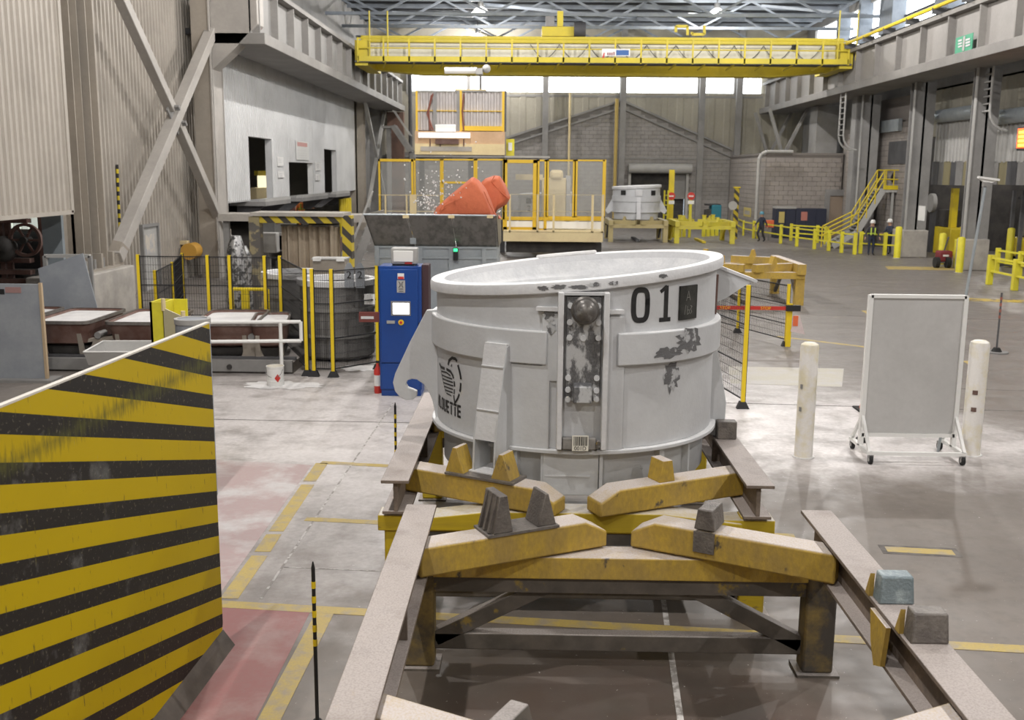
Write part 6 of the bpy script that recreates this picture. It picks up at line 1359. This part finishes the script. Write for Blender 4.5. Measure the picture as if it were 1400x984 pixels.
p0, p1 = gx(1017,283,rx0-.05), gx(1026,297,rx0-.05); t = thing('yellow_notice_board', 'yellow notice on the block room side wall', 'notice', (rx0-.05,p0.y,p1.z)); MB().box(rx0-.05,rx0-.01,p1.y,p0.y,p1.z,p0.z).build('notice', mat('yellow_notice',(.55,.45,.15)), t); MB().box(rx0-.055,rx0-.05,p1.y+.3,p0.y-.3,p1.z+.15,p0.z-.2).build('printed_lines', M_conc, t)
t = thing('wall_pipe', 'grey pipe bending over the top of the block room', 'pipe', at(1037,300,67.2)); z1 = at(1040,207,67.2).z; x = at(1036,250,67.2).x; x2 = at(1084,208,67.2).x
MB().path([(x,67.2,0),(x,67.2,z1-.5),(x+.15,67.2,z1-.15),(x+.5,67.2,z1),(x2,67.2,z1)],.11,10).build('pipe', M_lsteel, t); MB().box(x-.2,x+.2,67.1,67.4,1.0,1.15).build('clamp', M_steel, t)
# no entry signs, yellow posts and small machines by the roller door
for k, (px, y, lab) in enumerate(((918,66,'red no entry sign on the wide yellow post by the roller door'),(945,66,'red no entry sign on the short post right of the roller door'))):
    c_ = at(px,268,y); t = thing('no_entry_sign', lab, 'sign', (c_.x,y,0), 'no entry signs'); MB().box(c_.x-(.16 if k == 0 else .08),c_.x+(.16 if k == 0 else .08),y+.05,y+.3,0,at(px,232,y).z if k == 0 else c_.z+.2).build('post', M_yel if k == 0 else M_yel2, t)
    MB().tube((c_.x,y+.04,c_.z),(c_.x,y,c_.z),.24,20).build('disc', M_red, t); MB().box(c_.x-.15,c_.x+.15,y-.012,y,c_.z-.04,c_.z+.04).build('bar', M_white, t); MB().box(c_.x-.2,c_.x+.2,y,y+.04,c_.z-.5,c_.z-.28).build('text_plate', M_white, t)
t = thing('striped_gate_post', 'tall yellow striped post near the block room', 'post', (at(1006,300,65).x,65,0)); x = at(1006,300,65).x; zt_ = at(1006,257,65).z; MB().box(x-.14,x+.14,65,65.25,0,zt_).build('post', hazmat('thin_hazard',.5), t); MB().box(x-.2,x+.2,64.95,65.3,zt_,zt_+.08).build('cap', M_yel, t)
t = thing('round_mirror', 'pale round mirror on a thin stand near the block room', 'mirror', (at(1002,300,63).x,63,0)); c_ = at(1002,281,63); MB().tube((c_.x,63,c_.z),(c_.x,63.05,c_.z),.27,20).build('disc', M_lsteel, t); MB().tube((c_.x,63.1,0),(c_.x,63.1,c_.z),.04).build('stand', M_steel, t)
t = thing('parked_sweeper', 'small dark machine with teal tank beside the roller door', 'machine', (at(975,300,70).x,70,0)); p0, p1 = at(966,282,70), at(990,305,70)
MB().box(p0.x,p1.x-.6,70,71,.2,p0.z-.2).build('body', M_dark, t, bevel=.05); MB().box(p1.x-.9,p1.x-.25,69.8,71,.2,p0.z+.1).build('teal_tank', mat('teal_paint',(.02,.16,.22)), t, bevel=.05); MB().box(p0.x,p1.x-.3,69.9,71,p0.z+.05,p0.z+.15).build('canopy', M_black, t); MB().box(p0.x+.2,p0.x+.6,69.95,70,.5,p0.z-.6).build('cream_panel', M_lsteel, t)
for x in (p0.x+.2,p1.x-.7): MB().tube((x,69.9,.2),(x,70.1,.2),.2,14).build('wheel', M_rub, t)
for k, px in enumerate((923,930,936,963,969,975,981)):
    p = G(px,303+(k % 3)); p = at(px,300,66+k*.4); t = thing('yellow_stub_post', 'short yellow stub post near the roller door, %s' % ['leftmost','second from the left','third from the left','left of the teal tank group, first','left of the teal tank group, second','left of the teal tank group, third','nearest to the teal tank'][k], 'post', (p.x,66+k*.4,0), 'yellow stub posts'); MB().box(p.x-.11,p.x+.11,66+k*.4,66.22+k*.4,0,1.15+.2*(k % 2)).build('post', M_yel2, t); MB().box(p.x-.13,p.x+.13,65.98+k*.4,66.24+k*.4,1.15+.2*(k % 2),1.2+.2*(k % 2)).build('cap', M_yel, t)
t = thing('cage_ladder', 'yellow ladder standing behind the far pot', 'ladder', (at(910,300,64).x,64,0)); 
for px in (908,913): x = at(px,280,64).x; MB().tube((x,64,0),(x,64,3.0),.05).build('side_rail', M_yel2, t)
for k in range(9): MB().tube((at(908,280,64).x,64,.3+k*.3),(at(913,280,64).x,64,.3+k*.3),.03).build('rung', M_yel2, t)
# roller doors and curtains of the right hand bays
def bay(label, px0, px1, k):
    t = thing('bay_door', label, 'door', (XR-.1,gx((px0+px1)/2,300,XR-.1).y,3), 'bay roller doors'); ya, yb = gx(px1,300,XR-.1).y, gx(px0,300,XR-.1).y; zt0 = gx((px0+px1)/2,158,XR-.1).z
    MB().tube((XR-.35,ya,zt0),(XR-.35,yb,zt0),.32,12).build('roller_housing', M_galv, t); z1_ = gx((px0+px1)/2,222,XR).z; z2_ = gx((px0+px1)/2,253,XR).z
    mb = MB(); corr(mb,'x',XR-.1,ya,yb,z1_,zt0-.3,.4,.05,-1); mb.box(XR-.09,XR,ya,yb,z1_,zt0-.3); mb.build('door_curtain', M_lsteel, t, smooth=False)
    n = 7
    for j in range(n): y0 = ya+(yb-ya)*j/n; MB().box(XR-.15+.04*(j%2),XR-.10+.04*(j%2),y0,y0+(yb-ya)/n+.03,z2_,z1_+.05).build('strip_curtain', [M_dsteel, M_steel, mat('olive_strip',(.26,.23,.13))][(j*5+k) % 3], t)
bay('half raised roller door between the stair column and the next', 1270, 1330, 0); bay('half raised roller door at the right edge', 1348, 1440, 1)
tag(MB().box(XR-.73,XR-.53,gx(1240,160,XR-.3).y,gx(1197,160,XR-.3).y,gx(1220,181,XR-.3).z,gx(1220,165,XR-.3).z).build('steel_fascia', M_galv), 'bright galvanised fascia strip above the stair landing', 'fascia')
plate('notice_board', 'white notice board on the column right of the workers', 'notice', 18.66, 1257,281,1264,302, M_white, -1)
# forklift in the right hand bay
fk = G(1385,352); fx_, fy_ = 22.1, 46.6
t = thing('forklift', 'yellow and black forklift parked in the right hand bay', 'forklift', (fx_,fy_,0))
MB().box(fx_-.2,fx_+2.2,fy_-1.0,fy_+1.0,.45,1.3).build('chassis', M_yel, t, bevel=.08); MB().box(fx_+1.5,fx_+2.4,fy_-1.0,fy_+1.0,.4,1.8).build('counterweight', M_yel, t, bevel=.15)
for y in (fy_-.9,fy_+.9):
    for x in (fx_+.1,fx_+1.6): MB().beam((x,y,1.3),(x+.1,y,3.0),.09,.09).build('cab_pillar', M_black, t)
    for x in (fx_+.3,fx_+1.8): MB().tube((x,y-.15,.45),(x,y+.15,.45),.45,18).build('tyre', M_rub, t)
    MB().box(fx_-.5,fx_-.35,y*.5+fy_*.5-.06,y*.5+fy_*.5+.06,.1,3.4).build('mast', M_dsteel, t); MB().box(fx_-1.6,fx_-.4,y*.45+fy_*.55-.08,y*.45+fy_*.55+.08,.08,.16).build('fork', M_dsteel, t)
MB().box(fx_,fx_+1.8,fy_-1,fy_+1,3.0,3.1).build('cab_roof', M_black, t); MB().box(fx_+.3,fx_+1.0,fy_-.4,fy_+.4,1.3,2.0).build('seat', M_black, t, bevel=.08); MB().box(fx_+.1,fx_+.13,fy_-.85,fy_+.85,1.4,2.9).build('windscreen', M_glass, t)
t = thing('bay_machine', 'yellow machine tool in the left bay of the right wall', 'machine', (22.2,54,0)); MB().box(21.3,23.0,52.9,55.0,0,1.4).build('base', M_yel, t, bevel=.05); MB().box(21.5,21.8,53.4,53.7,1.4,3.4).build('column', M_yel, t); MB().box(21.4,22.2,53.9,54.9,1.4,2.3).build('engine_cover', M_dark, t, bevel=.05); MB().tube((21.2,55.6,2.6),(21.4,55.6,2.6),.5,18).build('hose_reel', M_lsteel, t); MB().box(21.3,21.5,55.4,55.8,0,2.2).build('reel_stand', M_dsteel, t)
t = thing('fence_tape', 'striped barrier board at the right edge', 'barrier', (21.2,43.4,0)); MB().box(21.1,21.2,42.4,44.4,.9,1.5).build('board', M_hz, t); MB().box(21.1,21.2,43.2,43.3,0,.9).build('leg', M_dsteel, t); MB().box(20.9,21.5,43.1,43.4,0,.06).build('foot', M_dsteel, t)

o = dup(proto, (-14.6,56.5,6.2), 0, 'small lamp inside the pale enclosure', 'bay lamps')
for ch in o.children:
    if ch.type == 'LIGHT': ch.data = ch.data.copy(); ch.data.energy = 220
# dim fill lamps, added to brighten the right hand bays
for k, y in enumerate((36.0, 46.5, 54.0)):
    o = dup(proto, (25.0,y,6.6), 0, ['added fill lamp in the nearest right hand bay','added fill lamp above the forklift','added fill lamp above the yellow bay machine'][k], 'bay lamps')
    for ch in o.children:
        if ch.type == 'LIGHT': ch.data = ch.data.copy(); ch.data.energy = 450
# ================================================================ PEOPLE
def person(label, loc, face, pose, cols, s=1.0):
    """skeleton skinned into one body; helmet and vest are worn pieces"""
    t = thing('person', label, 'person', loc)
    V = []; E = []; Rr = []
    def v(p, r): V.append(p); Rr.append(r); return len(V)-1
    def e(a, b_): E.append((a, b_))
    pel = v((0,0,.95),.15); wst = v((0,.01,1.12),.135); ch = v((0,.0,1.34),.16); nk = v((0,.0,1.50),.062); hd = v((0,-.03,1.60),.085); tp_ = v((0,-.02,1.72),.075)
    for a, b_ in ((pel,wst),(wst,ch),(ch,nk),(nk,hd),(hd,tp_)): e(a,b_)
    nose = v((0,-.125,1.615),.02); e(hd,nose)
    for sd in (-1,1):
        er = v((sd*.095,-.02,1.62),.018); e(hd,er)
        lg = pose['l' if sd < 0 else 'r']; hp_ = v((sd*.10,0,.88),.10); kn = v((sd*.11,-lg[0],.50),.068); an_ = v((sd*.11,lg[1],.10),.048); to = v((sd*.13,lg[1]-.16,.05),.045); e(pel,hp_); e(hp_,kn); e(kn,an_); e(an_,to)
        am = pose['L' if sd < 0 else 'R']; sh = v((sd*.19,0,1.40),.068); el_ = v((sd*am[0],-am[1],1.13),.052); wr = v((sd*am[2],-am[3],am[4]),.036); e(ch,sh); e(sh,el_); e(el_,wr)
        d_h = Vector((sd*am[2]-sd*am[0], -am[3]+am[1], am[4]-1.13)).normalized(); w0 = Vector((sd*am[2],-am[3],am[4])); pm = v(tuple(w0+d_h*.08),.034); e(wr,pm); sdv = Vector((0,1,0)) if abs(d_h.y) < .8 else Vector((1,0,0))
        for j, ln in enumerate((.065,.08,.085,.07)): f1 = v(tuple(w0+d_h*(.08+ln)+sdv*(j-1.5)*.021),.009); e(pm,f1)
        th = v(tuple(w0+d_h*.06-sdv*.055),.010); e(wr,th)
    me = bpy.data.meshes.new('body'); me.from_pydata(V, E, []); o = bpy.data.objects.new('body', me); C.objects.link(o)
    md = o.modifiers.new('skin','SKIN'); 
    for k, r in enumerate(Rr): me.skin_vertices[0].data[k].radius = (r,r)
    me.skin_vertices[0].data[0].use_root = True; sb = o.modifiers.new('sub','SUBSURF'); sb.levels = 1; sb.render_levels = 1
    bpy.context.view_layer.update(); m2 = bpy.data.meshes.new_from_object(o.evaluated_get(bpy.context.evaluated_depsgraph_get())); o.modifiers.clear(); o.data = m2; bpy.data.meshes.remove(me)
    m2.materials.clear()
    for q in (cols['top'], cols['legs'], mat('skin',(.45,.27,.19),fine=0), M_black): m2.materials.append(q)
    wz = [pose['L'][4], pose['R'][4]]
    for f in m2.polygons:
        c_ = f.center; hand = any((Vector((sd*pose[kk][2],-pose[kk][3],pose[kk][4]))-c_).length < .17 and c_.z < pose[kk][4]+.02 for sd, kk in ((-1,'L'),(1,'R')))
        f.material_index = 2 if c_.z > 1.49 or hand else 3 if c_.z < .12 else 1 if c_.z < 1.0 and abs(c_.x) < .24 else 0
        f.use_smooth = True
    o.parent = t; ORG[t.name] = Vector((0,0,0)); t.rotation_euler = (0,0,face); t.scale = (s,s,s)
    hm = MB().lathe([(.125,1.66),(.13,1.70),(.115,1.77),(.07,1.82),(0,1.835)],(0,-.02,0),18).build('hard_hat', cols['hat'], t); MB().lathe([(.128,1.665),(.155,1.655),(.15,1.668)],(0,-.035,0),18).build('brim', cols['hat'], hm)
    MB().box(-.05,.05,-.118,-.108,1.66,1.672).build('goggle_strap', M_black, hm)
    for sd in (-1,1): MB().ball((sd*.032,-.112,1.635),.011,6,4).build('eye', M_black, t)
    MB().box(-.03,.03,-.112,-.104,1.56,1.568).build('mouth', mat('lip',(.30,.12,.10),fine=0), t)
    if 'vest' in cols:
        vs_ = MB().lathe([(.185,1.02),(.20,1.15),(.215,1.32),(.19,1.42),(.10,1.47)],(0,0,0),24); vs_.map(lambda p: (p.x*1.05,p.y*.82,p.z)); q = vs_.build('vest', cols['vest'], t)
        for sd in (-1,1): MB().box(sd*.10-.025,sd*.10+.025,-.185,-.155,1.05,1.42).build('vest_stripe', cols['stripe'], q)
        for yy in (-1,1): MB().lathe([(.20,1.10),(.203,1.16)],(0,0,0),24).map(lambda p: (p.x*1.07,p.y*.85,p.z)).build('vest_band', cols['stripe'], q)
    return t
M_navy = mat('navy_workwear',(.022,.03,.055),fine=.02); M_dk = mat('dark_workwear',(.03,.03,.035),fine=.02); M_hat = mat('white_hard_hat',(.75,.75,.72),fine=0); M_hatb = mat('blue_hard_hat',(.12,.32,.42),fine=0); M_hvy = mat('lime_reflective',(.55,.70,.10),fine=0); M_hvo = mat('orange_hi_vis',(.75,.22,.05),fine=0)
stnd = dict(l=(.02,.02), r=(.02,.02), L=(.30,.02,.36,.10,.92), R=(.30,.02,.36,.10,.92))
p = G(1190,349); person('person in white helmet and reflective vest standing behind the guard rail', p, 0, stnd, dict(top=M_dk, legs=M_navy, hat=M_hat, vest=M_dk, stripe=M_hvy), .99)
p = G(1214,347.5); person('person in navy overalls turned left beside the vested person', p, R(-70), dict(stnd, L=(.25,.10,.22,.30,1.08), R=(.25,.10,.20,.28,1.05)), dict(top=M_navy, legs=M_navy, hat=M_hat), 1.0)
p = G(1040,330.5); person('person in navy overalls and blue helmet walking by the yellow rail', p, R(-60), dict(l=(.20,.0), r=(-.02,.22), L=(.27,.14,.24,.30,.98), R=(.28,-.12,.30,-.18,.92)), dict(top=M_navy, legs=M_dk, hat=M_hatb), 1.0)
dk = gx(412,291,-12.4); p = Vector((-12.9, gx(412,280,-12.9).y, .78)); person('person in orange and yellow hi vis clothing under the enclosure', p, R(30), dict(stnd, R=(.35,.15,.55,.25,1.15)), dict(top=M_hvo, legs=M_hvo, hat=M_hat, vest=M_hvo, stripe=M_hvy), 1.0)
tag(MB().box(p.x-.45,p.x+.45,p.y-.45,p.y+.45,0,.78).build('work_platform', M_steel), 'grey platform under the orange clad person', 'platform')
bpy.context.view_layer.update()
